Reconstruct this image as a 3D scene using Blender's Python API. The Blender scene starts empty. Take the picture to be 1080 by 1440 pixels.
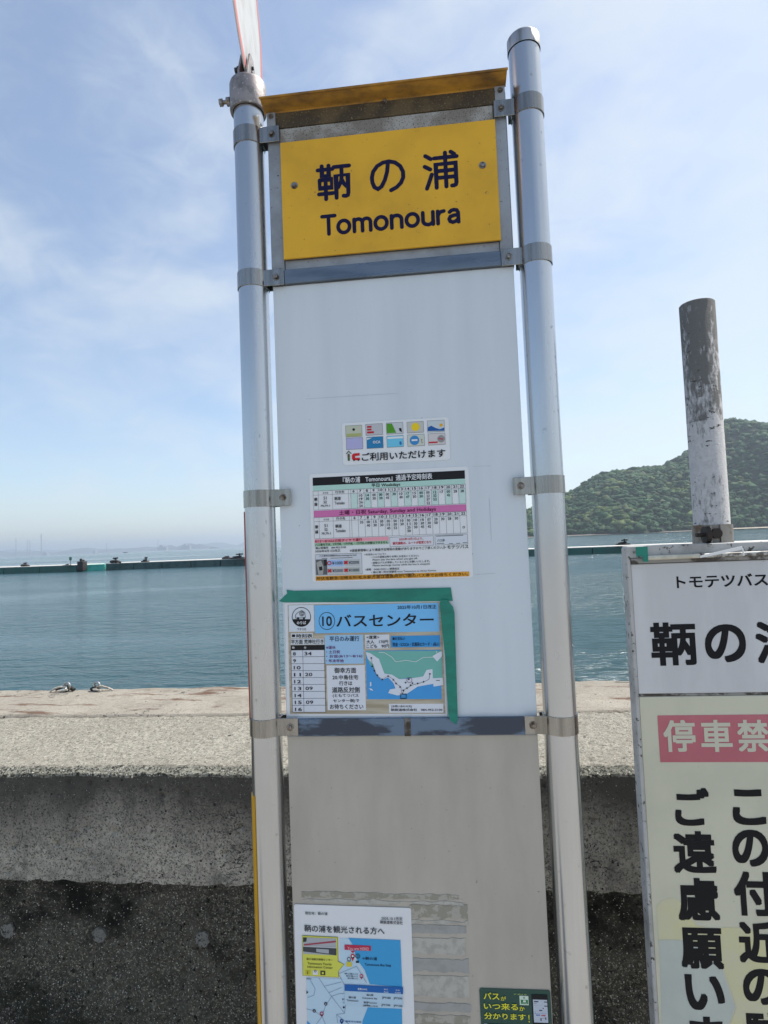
import bpy, bmesh, math, random
import numpy as np
from mathutils import Vector, Matrix, noise as mnoise
random.seed(7); RNG = np.random.default_rng(7)
S = bpy.context.scene
C = S.collection
rad = math.radians

# ---------------------------------------------------------------- camera
EYE = 1.55; DC = 1.12; FPX = 817.2
YAW, PITCH, ROLL = rad(5.73), rad(2.896), rad(-2.2945)
_f = Vector((-math.sin(YAW)*math.cos(PITCH), math.cos(YAW)*math.cos(PITCH), math.sin(PITCH)))
_r0 = Vector((math.cos(YAW), math.sin(YAW), 0)); _u0 = _r0.cross(_f)
_r = _r0*math.cos(ROLL) + _u0*math.sin(ROLL); _u = -_r0*math.sin(ROLL) + _u0*math.cos(ROLL)
CAM = Vector((0, -DC, EYE))
cd = bpy.data.cameras.new('camera'); cam = bpy.data.objects.new('camera', cd); C.objects.link(cam)
cd.sensor_fit = 'VERTICAL'; cd.sensor_height = 36; cd.sensor_width = 27; cd.lens = FPX/1440*36
cd.clip_start = 0.02; cd.clip_end = 60000
M = Matrix.Identity(4)
for i in range(3):
    M[i][0] = _r[i]; M[i][1] = _u[i]; M[i][2] = -_f[i]; M[i][3] = CAM[i]
cam.matrix_world = M
S.camera = cam

def ray(u, v): return _f + _r*((u-540)/FPX) - _u*((v-720)/FPX)
def at(u, v, y=0.0):                       # measured point -> place on the upright plane y
    d = ray(u, v); return CAM + d*((y+DC)/d.y)
def onz(u, v, z):                          # measured point -> place on the level plane z
    d = ray(u, v); return CAM + d*((z-EYE)/d.z)

# ---------------------------------------------------------------- light
SUN_EL, SUN_AZ = rad(56), rad(57)          # azimuth measured from +y towards +x
sdir = Vector((math.sin(SUN_AZ)*math.cos(SUN_EL), math.cos(SUN_AZ)*math.cos(SUN_EL), math.sin(SUN_EL)))
sl = bpy.data.lights.new('sun', 'SUN'); sl.energy = 3.9; sl.angle = rad(0.5); sl.color = (1, .95, .87)
so = bpy.data.objects.new('sun', sl); C.objects.link(so); so.rotation_euler = (-sdir).to_track_quat('-Z', 'Y').to_euler()
so.location = (0, 0, 30)
W = bpy.data.worlds.new('World'); S.world = W; W.use_nodes = True
nt = W.node_tree; nt.nodes.clear(); N = nt.nodes.new; L = nt.links.new
out = N('ShaderNodeOutputWorld'); bg = N('ShaderNodeBackground'); bg.inputs[1].default_value = 0.12
sky = N('ShaderNodeTexSky'); sky.sky_type = 'NISHITA'; sky.sun_disc = False
sky.sun_elevation = SUN_EL; sky.sun_rotation = SUN_AZ
sky.air_density = 1.0; sky.dust_density = 0.8; sky.ozone_density = 1.7; sky.altitude = 5
tc = N('ShaderNodeTexCoord'); mp = N('ShaderNodeMapping'); mp.inputs['Scale'].default_value = (1.0, 1.0, 1.9)
mp.inputs['Rotation'].default_value = (0.3, 0.5, 0.2)
n1 = N('ShaderNodeTexNoise'); n1.inputs['Scale'].default_value = 2.9; n1.inputs['Detail'].default_value = 7
n1.inputs['Roughness'].default_value = 0.5; n1.inputs['Distortion'].default_value = 0.5
r1 = N('ShaderNodeMapRange'); r1.inputs[1].default_value = 0.34; r1.inputs[2].default_value = 0.68
r1.inputs[3].default_value = 0.14; r1.inputs[4].default_value = 0.72; r1.interpolation_type = 'SMOOTHSTEP'
mx = N('ShaderNodeMix'); mx.data_type = 'RGBA'
dt = N('ShaderNodeVectorMath'); dt.operation = 'DOT_PRODUCT'; dt.inputs[1].default_value = (.20, .08, -.10)   # the veil thickens sunward and low
ms_ = N('ShaderNodeMath'); ms_.operation = 'ADD'; L(tc.outputs['Generated'], dt.inputs[0]); L(dt.outputs['Value'], ms_.inputs[1])
n2 = N('ShaderNodeTexNoise'); n2.inputs['Scale'].default_value = 9.0; n2.inputs['Detail'].default_value = 8; n2.inputs['Roughness'].default_value = .6; n2.inputs['Distortion'].default_value = .8
mn = N('ShaderNodeMix'); mn.data_type = 'FLOAT'; mn.inputs[0].default_value = .28
L(tc.outputs['Generated'], mp.inputs[0]); L(mp.outputs[0], n1.inputs[0]); L(mp.outputs[0], n2.inputs[0]); L(n1.outputs[0], mn.inputs[2]); L(n2.outputs[0], mn.inputs[3]); L(mn.outputs[0], ms_.inputs[0]); L(ms_.outputs[0], r1.inputs[0])
L(r1.outputs[0], mx.inputs[0]); L(sky.outputs[0], mx.inputs[6]); mx.inputs[7].default_value = (4.5, 4.9, 5.2, 1)
L(mx.outputs[2], bg.inputs[0]); L(bg.outputs[0], out.inputs[0])
S.view_settings.view_transform = 'Standard'; S.view_settings.look = 'None'
S.view_settings.gamma = 1; S.view_settings.exposure = 0.6; S.view_settings.use_curve_mapping = False
S.cycles.max_bounces = 6; S.cycles.volume_bounces = 0

# ---------------------------------------------------------------- helpers
def s2l(c): c /= 255; return c/12.92 if c <= .04045 else ((c+.055)/1.055)**2.4
def hx(r, g, b): return (s2l(r), s2l(g), s2l(b))

def tag(o, label=None, cat=None, group=None, kind=None):
    if label: o['label'] = label
    if cat: o['category'] = cat
    if group: o['group'] = group
    if kind: o['kind'] = kind
    return o
def empty(name, loc=(0, 0, 0), rot=(0, 0, 0)):
    o = bpy.data.objects.new(name, None); C.objects.link(o); o.location = loc; o.rotation_euler = rot
    o.empty_display_size = .05
    return o

class MB:
    def __init__(s): s.v = []; s.f = []; s.m = []
    def add(s, vs, fs, mi=0):
        n = len(s.v); s.v += [tuple(v) for v in vs]; s.f += [tuple(i+n for i in f) for f in fs]; s.m += [mi]*len(fs)
    def box(s, a, b, mi=0, ch=0.0):
        x0, y0, z0 = a; x1, y1, z1 = b
        if ch > 0:
            bm = bmesh.new(); bmesh.ops.create_cube(bm, size=1)
            for v in bm.verts: v.co = Vector(((x0+x1)/2+v.co.x*(x1-x0), (y0+y1)/2+v.co.y*(y1-y0), (z0+z1)/2+v.co.z*(z1-z0)))
            bmesh.ops.bevel(bm, geom=list(bm.edges), offset=ch, segments=1, affect='EDGES')
            bm.verts.index_update()
            s.add([v.co.copy() for v in bm.verts], [[v.index for v in f.verts] for f in bm.faces], mi); bm.free(); return
        s.add([(x0,y0,z0),(x1,y0,z0),(x1,y1,z0),(x0,y1,z0),(x0,y0,z1),(x1,y0,z1),(x1,y1,z1),(x0,y1,z1)],
              [(0,3,2,1),(4,5,6,7),(0,1,5,4),(1,2,6,5),(2,3,7,6),(3,0,4,7)], mi)
    def tube(s, p, q, r, n=24, r2=None, mi=0, caps=True, phase=0):
        p = Vector(p); q = Vector(q); d = (q-p).normalized(); a = d.orthogonal().normalized(); b = d.cross(a)
        r2 = r if r2 is None else r2; vs = []
        for i in range(n):
            t = 2*math.pi*i/n+phase; e = a*math.cos(t)+b*math.sin(t); vs += [p+e*r, q+e*r2]
        fs = [(2*i, 2*((i+1) % n), 2*((i+1) % n)+1, 2*i+1) for i in range(n)]
        if caps: fs += [tuple(2*i for i in range(n))[::-1], tuple(2*i+1 for i in range(n))]
        s.add(vs, fs, mi)
    def path(s, pts, r, n=8, mi=0):
        for a, b in zip(pts, pts[1:]): s.tube(a, b, r, n, mi=mi)
    def lathe(s, prof, cx=0, cy=0, n=40, mi=0):       # prof: (radius, z) list
        vs = []; k = len(prof)
        for i in range(n):
            t = 2*math.pi*i/n
            for r, z in prof: vs.append((cx+r*math.cos(t), cy+r*math.sin(t), z))
        fs = []
        for i in range(n):
            j = (i+1) % n
            for q in range(k-1): fs.append((i*k+q, j*k+q, j*k+q+1, i*k+q+1))
        s.add(vs, fs, mi)
    def torus(s, c, ax, R, r, n=28, k=8, mi=0, a0=0, a1=2*math.pi):
        c = Vector(c); ax = Vector(ax).normalized(); a = ax.orthogonal().normalized(); b = ax.cross(a)
        vs = []
        for i in range(n+1):
            t = a0+(a1-a0)*i/n; e = a*math.cos(t)+b*math.sin(t)
            for j in range(k):
                w = 2*math.pi*j/k; vs.append(c+e*(R+r*math.cos(w))+ax*(r*math.sin(w)))
        fs = [(i*k+j, (i+1)*k+j, (i+1)*k+(j+1) % k, i*k+(j+1) % k) for i in range(n) for j in range(k)]
        s.add(vs, fs, mi)
    def poly(s, pts, y0, th=0.0, mi=0):               # xz outline facing -y at depth y0, thickness th behind
        n = len(pts)
        ar = sum(pts[i][0]*pts[(i+1) % n][1]-pts[(i+1) % n][0]*pts[i][1] for i in range(n))
        if ar < 0: pts = pts[::-1]
        if th <= 0: s.add([(x, y0, z) for x, z in pts], [tuple(range(n))], mi); return
        s.add([(x, y0, z) for x, z in pts]+[(x, y0+th, z) for x, z in pts],
              [tuple(range(n)), tuple(range(2*n-1, n-1, -1))]+[(i, i+n, (i+1) % n+n, (i+1) % n) for i in range(n)], mi)
    def build(s, name, mats, parent=None, smooth=None, loc=None):
        me = bpy.data.meshes.new(name); me.from_pydata(s.v, [], s.f)
        mats = mats if isinstance(mats, (list, tuple)) else [mats]
        for m_ in mats: me.materials.append(m_)
        if len(mats) > 1: me.polygons.foreach_set('material_index', s.m)
        if smooth:
            me.shade_smooth()
            me.set_sharp_from_angle(angle=rad(smooth))
        me.validate(); me.update()
        o = bpy.data.objects.new(name, me); C.objects.link(o)
        if parent: o.parent = parent
        if loc: o.location = loc
        return o

def setin(b, k, v):
    if k in b.inputs: b.inputs[k].default_value = v
_mats = {}
def mat(name, col, rough=.5, metal=0.0, col2=None, scale=20, lo=.45, hi=.6, detail=6, mapping=(1, 1, 1),
        bump=0.0, bscale=80, bdist=.001, spec=None, col3=None, scale3=200, lo3=.6, hi3=.66, rvar=0.0):
    if name in _mats: return _mats[name]
    m = bpy.data.materials.new(name); m.use_nodes = True; t = m.node_tree; b = t.nodes['Principled BSDF']
    b.inputs['Base Color'].default_value = (*col, 1); b.inputs['Roughness'].default_value = rough
    b.inputs['Metallic'].default_value = metal
    if spec is not None: setin(b, 'Specular IOR Level', spec)
    if col2 or col3 or bump or rvar:
        tc = t.nodes.new('ShaderNodeTexCoord'); mp = t.nodes.new('ShaderNodeMapping'); mp.inputs['Scale'].default_value = mapping
        t.links.new(tc.outputs['Object'], mp.inputs[0])
        cur = None
        def nz(sc, det, mapped=True):
            n = t.nodes.new('ShaderNodeTexNoise'); n.inputs['Scale'].default_value = sc; n.inputs['Detail'].default_value = det
            n.inputs['Roughness'].default_value = .6
            t.links.new((mp if mapped else tc).outputs[0 if mapped else 'Object'], n.inputs[0]); return n
        def mixc(fac, a, bcol):
            x = t.nodes.new('ShaderNodeMix'); x.data_type = 'RGBA'; t.links.new(fac, x.inputs[0])
            if a is None: x.inputs[6].default_value = (*col, 1)
            else: t.links.new(a, x.inputs[6])
            x.inputs[7].default_value = (*bcol, 1); return x.outputs[2]
        def rng(src, a, b_, o0=0, o1=1):
            r = t.nodes.new('ShaderNodeMapRange'); r.inputs[1].default_value = a; r.inputs[2].default_value = b_
            r.inputs[3].default_value = o0; r.inputs[4].default_value = o1; t.links.new(src, r.inputs[0]); return r.outputs[0]
        if col2: cur = mixc(rng(nz(scale, detail).outputs[0], lo, hi), cur, col2)
        if col3: cur = mixc(rng(nz(scale3, 3, False).outputs[0], lo3, hi3), cur, col3)
        if cur: t.links.new(cur, b.inputs['Base Color'])
        if rvar: t.links.new(rng(nz(scale*1.7, 4).outputs[0], .3, .7, max(.02, rough-rvar), min(1, rough+rvar)), b.inputs['Roughness'])
        if bump:
            bp = t.nodes.new('ShaderNodeBump'); bp.inputs['Strength'].default_value = bump; bp.inputs['Distance'].default_value = bdist
            t.links.new(nz(bscale, 5, False).outputs[0], bp.inputs['Height']); t.links.new(bp.outputs[0], b.inputs['Normal'])
    _mats[name] = m; return m
def ink(r, g, b, rough=.45):
    return mat('print_%d_%d_%d' % (r, g, b), hx(r, g, b), .55, spec=.3)

# ---- lettering
def text_geo(body, bold=0.0, res=3):
    c = bpy.data.curves.new('lettering', 'FONT'); c.body = body; c.size = 1; c.resolution_u = res; c.offset = bold
    o = bpy.data.objects.new('lettering', c); C.objects.link(o)
    bpy.context.view_layer.update()
    me = bpy.data.meshes.new_from_object(o.evaluated_get(bpy.context.evaluated_depsgraph_get()))
    n = len(me.vertices); co = np.empty(n*3, np.float32); me.vertices.foreach_get('co', co); co = co.reshape(-1, 3)
    fs = [tuple(p.vertices) for p in me.polygons]
    bpy.data.objects.remove(o); bpy.data.curves.remove(c); bpy.data.meshes.remove(me)
    return co, fs
_tc = {}
def put_text(mb, body, x0, z0, x1, z1, y, bold=0.0, mi=0, res=3, fit=True):
    """letters filling the box x0..x1 (left to right), z0..z1 (bottom to top) at depth y facing -y"""
    k = (body, 0.0, res)
    if k not in _tc: _tc[k] = text_geo(*k)
    co, fs = _tc[k]
    if len(co) == 0: return
    a = co.min(0)-bold; b = co.max(0)+bold
    sx = (x1-x0)/max(b[0]-a[0], 1e-6); sz = (z1-z0)/max(b[1]-a[1], 1e-6)
    # heavier weights: the outline repeated round a small square, each a hair in front of the last
    n = 1 if bold == 0 else (5 if bold < .02 else 9)
    offs = [(0, 0), (-1, -1), (1, 1), (-1, 1), (1, -1), (0, 1), (0, -1), (1, 0), (-1, 0)][:n]
    for q, (ox, oz) in enumerate(offs):
        mb.add([(x0+(p[0]+ox*bold-a[0])*sx, y-q*4e-6, z0+(p[1]+oz*bold-a[1])*sz) for p in co], fs, mi)

class Sheet:
    """a flat printed thing on an upright plane: built in its own frame, x right, z up, -y towards the viewer"""
    def __init__(s, name, corners, y, label, cat, group=None, org=(0, 0), sc=1.0, parent=None):
        s.org = org; s.sc = sc; s.yp = y; s.flat = 0; s.minbold = .012
        P = [at(*s.raw(*c), y) for c in corners]   # TL TR BL BR
        ax = (P[1]-P[0]+P[3]-P[2]); s.w = ax.length/2; ax.normalize()
        s.h = ((P[0]-P[2]).length+(P[1]-P[3]).length)/2
        s.ang = -math.atan2(ax.z, ax.x); cen = (P[0]+P[1]+P[2]+P[3])/4
        s.cx = cen.x; s.cz = cen.z
        s.root = empty(name, (cen.x, y, cen.z), (0, s.ang, 0)) if not parent else None
        if label: tag(s.root, label, cat, group)
        s.mats = []; s.pm = MB(); s.tx = []; s.base = MB()
    def raw(s, x, y): return (s.org[0]+x/s.sc, s.org[1]+y/s.sc)
    def frame(s, org, sc): s.org = org; s.sc = sc
    def loc(s, x, y):                                   # photo measure -> local x,z
        p = at(*s.raw(x, y), s.yp); dx = p.x-s.cx; dz = p.z-s.cz; a = s.ang
        return (dx*math.cos(a)-dz*math.sin(a), dx*math.sin(a)+dz*math.cos(a))
    def fr(s, u, w): return ((u-.5)*s.w, (.5-w)*s.h)
    def mi(s, m):
        if m not in s.mats: s.mats.append(m)
        return s.mats.index(m)
    def rect(s, a, b, m, layer=1, fr=False):
        (x0, z0), (x1, z1) = (s.fr(*a), s.fr(*b)) if fr else (s.loc(*a), s.loc(*b))
        s.pm.poly([(x0, z0), (x0, z1), (x1, z1), (x1, z0)], -.0003*layer-.0004, 0, s.mi(m))
    def shape(s, pts, m, layer=1, fr=False):
        s.pm.poly([s.fr(*p) if fr else s.loc(*p) for p in pts], -.0003*layer-.0004, 0, s.mi(m))
    def disc(s, c, r, m, layer=1, n=28, inner=0, ry=None):         # r in photo units
        x, z = s.loc(*c); x2, _ = s.loc(c[0]+r, c[1]); R = abs(x2-x); ry = R if ry is None else R*ry/r
        y = -.0003*layer-.0004
        ring = lambda q: [(x+R*q*math.cos(2*math.pi*i/n), y, z+ry*q*math.sin(2*math.pi*i/n)) for i in range(n)]
        if inner: s.pm.add(ring(1)+ring(inner), [(i, (i+1) % n, (i+1) % n+n, i+n) for i in range(n)], s.mi(m))
        else: s.pm.add(ring(1), [tuple(range(n))], s.mi(m))
    def line(s, pts, wd, m, layer=2, fr=False):                     # wd in metres
        P = [s.fr(*p) if fr else s.loc(*p) for p in pts]; y = -.0003*layer-.0004
        for k, (a, b) in enumerate(zip(P, P[1:])):
            d = Vector((b[0]-a[0], b[1]-a[1]));
            if d.length < 1e-7: continue
            d.normalize(); n = Vector((-d.y, d.x))*wd/2; e = d*wd*.3; yy = y-k*2e-6
            s.pm.add([(a[0]-e.x+n.x, yy, a[1]-e.y+n.y), (a[0]-e.x-n.x, yy, a[1]-e.y-n.y), (b[0]+e.x-n.x, yy, b[1]+e.y-n.y), (b[0]+e.x+n.x, yy, b[1]+e.y+n.y)],
                     [(0, 1, 2, 3)], s.mi(m))
    def text(s, body, a, b, m, layer=4, bold=0.0, fr=False, res=2, flat=None):
        flat = s.flat if flat is None else flat; bold = max(bold, s.minbold)
        if flat: a, b = a, (b[0], b[1]+flat*(b[0]-a[0]))
        (x0, z1), (x1, z0) = (s.fr(*a), s.fr(*b)) if fr else (s.loc(*a), s.loc(*b))
        t = MB(); put_text(t, body, x0, z0, x1, z1, -.0003*layer-.0004, bold, 0, res); s.tx.append((t, m))
    def finish(s, base_mat, radius=0.0, th=.0006, name='sheet'):
        w, h = s.w/2, s.h/2; pts = []
        if radius:
            for cx, cz, a0 in ((w-radius, h-radius, 0), (-w+radius, h-radius, 90), (-w+radius, -h+radius, 180), (w-radius, -h+radius, 270)):
                pts += [(cx+radius*math.cos(rad(a0+t)), cz+radius*math.sin(rad(a0+t))) for t in range(0, 91, 15)]
        else: pts = [(w, h), (-w, h), (-w, -h), (w, -h)]
        s.base.poly(pts, -.0002, th, 0); s.base.build(name, base_mat, s.root)
        if s.pm.v: s.pm.build('printed_shapes', s.mats, s.root)
        for t, m in s.tx:
            if t.v: t.build('lettering', m, s.root)
        return s.root

def vnoise(x, y, seed=0):                                 # value noise, vectorised
    xi = np.floor(x).astype(np.int64); yi = np.floor(y).astype(np.int64); xf = x-xi; yf = y-yi
    xf = xf*xf*(3-2*xf); yf = yf*yf*(3-2*yf)
    def hsh(a, b):
        h = (a*374761393+b*668265263+seed*982451653) & 0xffffffff
        h = ((h ^ (h >> 13))*1274126177) & 0xffffffff
        return ((h ^ (h >> 16)) & 0xffff)/65535.0
    a = hsh(xi, yi); b = hsh(xi+1, yi); c = hsh(xi, yi+1); d = hsh(xi+1, yi+1)
    return a+(b-a)*xf+(c-a)*yf+(a-b-c+d)*xf*yf
def fbm(x, y, o=4, seed=0, g=.5):
    s = 0; a = 1; t = 0
    for i in range(o): s = s+a*vnoise(x, y, seed+i*17); t += a; a *= g; x = x*2.03+5.1; y = y*2.03+3.7
    return s/t
def grid_mesh(name, X, Y, Z, m, parent=None, smooth=True):
    r, c = X.shape; me = bpy.data.meshes.new(name)
    co = np.stack([X, Y, Z], -1).reshape(-1, 3).astype(np.float32)
    i = np.arange(r*c).reshape(r, c); q = np.stack([i[:-1, :-1], i[:-1, 1:], i[1:, 1:], i[1:, :-1]], -1).reshape(-1, 4)
    me.vertices.add(r*c); me.vertices.foreach_set('co', co.ravel())
    me.loops.add(q.size); me.loops.foreach_set('vertex_index', q.ravel().astype(np.int32))
    me.polygons.add(len(q)); me.polygons.foreach_set('loop_start', np.arange(0, q.size, 4, dtype=np.int32))
    me.update(calc_edges=True)
    if smooth: me.shade_smooth()
    for k in (m if isinstance(m, (list, tuple)) else [m]): me.materials.append(k)
    o = bpy.data.objects.new(name, me); C.objects.link(o)
    if parent: o.parent = parent
    return o

# ================================================================ THE SETTING
SEA = EYE-3.4
WTOP = EYE-.62
# ---- sea
def sea_mat():
    m = bpy.data.materials.new('sea_water'); m.use_nodes = True; t = m.node_tree; b = t.nodes['Principled BSDF']
    b.inputs['Base Color'].default_value = (.034, .085, .10, 1); b.inputs['IOR'].default_value = 1.33
    tc = t.nodes.new('ShaderNodeTexCoord')
    def nz(scale, mp, det, dist=0):
        k = t.nodes.new('ShaderNodeMapping'); k.inputs['Scale'].default_value = mp; k.inputs['Rotation'].default_value = (0, 0, rad(12))
        t.links.new(tc.outputs['Object'], k.inputs[0])
        n = t.nodes.new('ShaderNodeTexNoise'); n.inputs['Scale'].default_value = scale; n.inputs['Detail'].default_value = det
        n.inputs['Distortion'].default_value = dist
        t.links.new(k.outputs[0], n.inputs[0]); return n.outputs[0]
    w1 = nz(4.2, (.55, 1.2, 1), 5, .6); w2 = nz(1.1, (.5, 1.2, 1), 4, .5); w3 = nz(.03, (.3, 1.6, 1), 5, .8)
    a = t.nodes.new('ShaderNodeMath'); a.operation = 'MULTIPLY_ADD'; a.inputs[1].default_value = 2.6
    t.links.new(w2, a.inputs[0]); t.links.new(w1, a.inputs[2])
    r = t.nodes.new('ShaderNodeMapRange'); r.inputs[1].default_value = .38; r.inputs[2].default_value = .62
    r.inputs[3].default_value = .15; r.inputs[4].default_value = 1.0; t.links.new(w3, r.inputs[0])
    bp = t.nodes.new('ShaderNodeBump'); bp.inputs['Distance'].default_value = .30
    t.links.new(a.outputs[0], bp.inputs['Height']); t.links.new(r.outputs[0], bp.inputs['Strength'])
    t.links.new(bp.outputs[0], b.inputs['Normal'])
    r2 = t.nodes.new('ShaderNodeMapRange'); r2.inputs[1].default_value = .35; r2.inputs[2].default_value = .65
    r2.inputs[3].default_value = .08; r2.inputs[4].default_value = .2; t.links.new(w3, r2.inputs[0]); t.links.new(r2.outputs[0], b.inputs['Roughness'])
    return m
mb = MB(); R0 = 14000; mb.add([(-R0, 1.3, SEA), (R0, 1.3, SEA), (R0, R0, SEA), (-R0, R0, SEA)], [(0, 1, 2, 3)])
tag(mb.build('sea', sea_mat()), kind='structure')
mb = MB(); mb.add([(-R0, -R0, 0), (R0, -R0, 0), (R0, .5, 0), (-R0, .5, 0)], [(0, 1, 2, 3)])
tag(mb.build('road', mat('pale_concrete_paving', (.36, .345, .315), .9, col2=(.30, .285, .26), scale=3, bump=.6, bscale=300)), kind='structure')

# ---- concrete sea wall: one swept, weathered profile
def concrete(name, cols, speck=None, pit_shade=None, bump=.8, stain=None, moss=None, band=None, grain=None, crack=False):
    m = bpy.data.materials.new(name); m.use_nodes = True; t = m.node_tree; b = t.nodes['Principled BSDF']
    b.inputs['Roughness'].default_value = .92; setin(b, 'Specular IOR Level', .25)
    tc = t.nodes.new('ShaderNodeTexCoord')
    def nz(scale, det=6, mp=(1, 1, 1), ro=.6):
        k = t.nodes.new('ShaderNodeMapping'); k.inputs['Scale'].default_value = mp; t.links.new(tc.outputs['Object'], k.inputs[0])
        n = t.nodes.new('ShaderNodeTexNoise'); n.inputs['Scale'].default_value = scale; n.inputs['Detail'].default_value = det
        n.inputs['Roughness'].default_value = ro; t.links.new(k.outputs[0], n.inputs[0]); return n.outputs[0]
    def rng(src, a, b_, o0=0, o1=1):
        r = t.nodes.new('ShaderNodeMapRange'); r.inputs[1].default_value = a; r.inputs[2].default_value = b_
        r.inputs[3].default_value = o0; r.inputs[4].default_value = o1; t.links.new(src, r.inputs[0]); return r.outputs[0]
    def mixc(fac, a, c2):
        x = t.nodes.new('ShaderNodeMix'); x.data_type = 'RGBA'; t.links.new(fac, x.inputs[0])
        if isinstance(a, tuple): x.inputs[6].default_value = (*a, 1)
        else: t.links.new(a, x.inputs[6])
        x.inputs[7].default_value = (*c2, 1); return x.outputs[2]
    cur = mixc(rng(nz(5), .38, .62), cols[0], cols[1])
    if len(cols) > 2: cur = mixc(rng(nz(90, 8, ro=.75), .42, .6, 0, .8), cur, cols[2])
    for gs, g0, g1, gc in (grain or []): cur = mixc(rng(nz(gs, 4, ro=.7), g0, g1), cur, gc)
    if stain: cur = mixc(rng(nz(stain[1], 7, stain[4] if len(stain) > 4 else (1, 1, 1)), stain[2], stain[3]), cur, stain[0])
    if crack:                                       # hairline cracks: thin level lines of a noise, kept in patches
        cn = nz(7, 5, (1, 1, 2.4)); d_ = t.nodes.new('ShaderNodeMath'); d_.operation = 'SUBTRACT'; t.links.new(cn, d_.inputs[0]); d_.inputs[1].default_value = .5
        e_ = t.nodes.new('ShaderNodeMath'); e_.operation = 'ABSOLUTE'; t.links.new(d_.outputs[0], e_.inputs[0])
        g_ = t.nodes.new('ShaderNodeMath'); g_.operation = 'MULTIPLY'; t.links.new(rng(e_.outputs[0], .004, .009, 1, 0), g_.inputs[0]); t.links.new(rng(nz(4.1, 3), .5, .56), g_.inputs[1])
        cur = mixc(g_.outputs[0], cur, (.03, .028, .025))
    if band:                                        # weathering that starts under the coping and runs down
        sx_ = t.nodes.new('ShaderNodeSeparateXYZ'); t.links.new(tc.outputs['Object'], sx_.inputs[0])
        ad_ = t.nodes.new('ShaderNodeMath'); ad_.operation = 'MULTIPLY_ADD'; t.links.new(nz(7, 7, (1, 1, .35)), ad_.inputs[0]); ad_.inputs[1].default_value = band[3]; t.links.new(sx_.outputs[2], ad_.inputs[2])
        cur = mixc(rng(ad_.outputs[0], band[1], band[2], 0, .9), cur, band[0])
    if moss: cur = mixc(rng(nz(3.5, 7), .56, .7, 0, .6), cur, moss)
    hts = rng(nz(260, 6), .3, .7)
    def vor(scale, lo, hi, rnd=1):
        v = t.nodes.new('ShaderNodeTexVoronoi'); v.inputs['Scale'].default_value = scale; v.inputs['Randomness'].default_value = rnd
        t.links.new(tc.outputs['Object'], v.inputs[0])
        # only some cells carry a mark, of varied size
        sp = t.nodes.new('ShaderNodeSeparateColor'); t.links.new(v.outputs['Color'], sp.inputs[0])
        a = rng(sp.outputs[0], lo, 1.0, 0.0, hi)
        s_ = t.nodes.new('ShaderNodeMath'); s_.operation = 'LESS_THAN'; t.links.new(v.outputs['Distance'], s_.inputs[0]); t.links.new(a, s_.inputs[1]); return s_.outputs[0]
    if speck:
        for sc, lo, hi, c2 in speck: cur = mixc(vor(sc, lo, hi), cur, c2)
    if pit_shade:  # dark dots painted in for the shade inside small voids
        for sc, lo, hi, c2 in pit_shade: cur = mixc(vor(sc, lo, hi), cur, c2)
    t.links.new(cur, b.inputs['Base Color'])
    bp = t.nodes.new('ShaderNodeBump'); bp.inputs['Strength'].default_value = bump; bp.inputs['Distance'].default_value = .0025
    t.links.new(hts, bp.inputs['Height']); t.links.new(bp.outputs[0], b.inputs['Normal'])
    return m
pF = onz(620, 1076, WTOP); pJ = onz(620, 1004, WTOP); pB = onz(620, 966, WTOP)
YF, YJ, YB = pF.y, pJ.y, pB.y
pC = at(620, 1090, YF-.03)
ZC = at(620, 1089, YF-.028).z; YC = YF-.028
ZL = at(620, 1250, YC).z
print('wall', YF, YJ, YB, 'chamfer z', ZC, WTOP, 'low', ZL)
xs = np.concatenate([np.linspace(-60, -3, 60)[:-1], np.linspace(-3, -1.75, 120)[:-1], np.arange(-1.75, 1.45, .0045), np.linspace(1.45, 3, 120), np.linspace(3, 60, 60)[1:]])
def prof_grid(name, ys, zs, m, parent, fn):
    ys = np.array(ys); zs = np.array(zs); X = np.tile(xs, (len(ys), 1)); Y = np.tile(ys[:, None], (1, len(xs))); Z = np.tile(zs[:, None], (1, len(xs)))
    X, Y, Z = fn(X, Y.copy(), Z.copy()); return grid_mesh(name, X[::-1], Y[::-1], Z[::-1], m, parent)
wall = tag(empty('sea_wall', (0, YF, 0)), 'long thick grey concrete sea wall with sunlit top along the water', 'wall')
wall.location = (0, 0, 0)
# sea-side upper slab (smooth, stained)
ysm = np.concatenate([[YB+.03, YB+.03], np.linspace(YB+.02, YJ, 60)]); zsm = np.concatenate([[SEA-.5, WTOP-.05], np.full(60, WTOP)])
def f_back(X, Y, Z):
    top = Z > WTOP-.04
    Z[top] += ((fbm(X*3, Y*5, 4, 3)-.5)*.022+(fbm(X*60, Y*60, 3, 9)-.5)*.003+.006)[top]
    Y[:5] += ((fbm(X*7, Z*0+1, 3, 5)-.5)*.03)[:5]
    Z[-1] -= .012
    return X, Y, Z
m_back = concrete('smooth_stained_concrete', [(.36, .33, .275), (.28, .255, .215), (.29, .265, .22)], grain=[(160, .55, .63, (.17, .145, .11)), (8, .52, .7, (.22, .19, .15))], stain=((.13, .08, .055), 7, .56, .64, (.6, 2.8, 1)),
                  pit_shade=[(38, .93, .3, (.08, .07, .06))], crack=True, bump=.35)
prof_grid('back_slab', ysm, zsm, m_back, wall, f_back)
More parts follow.
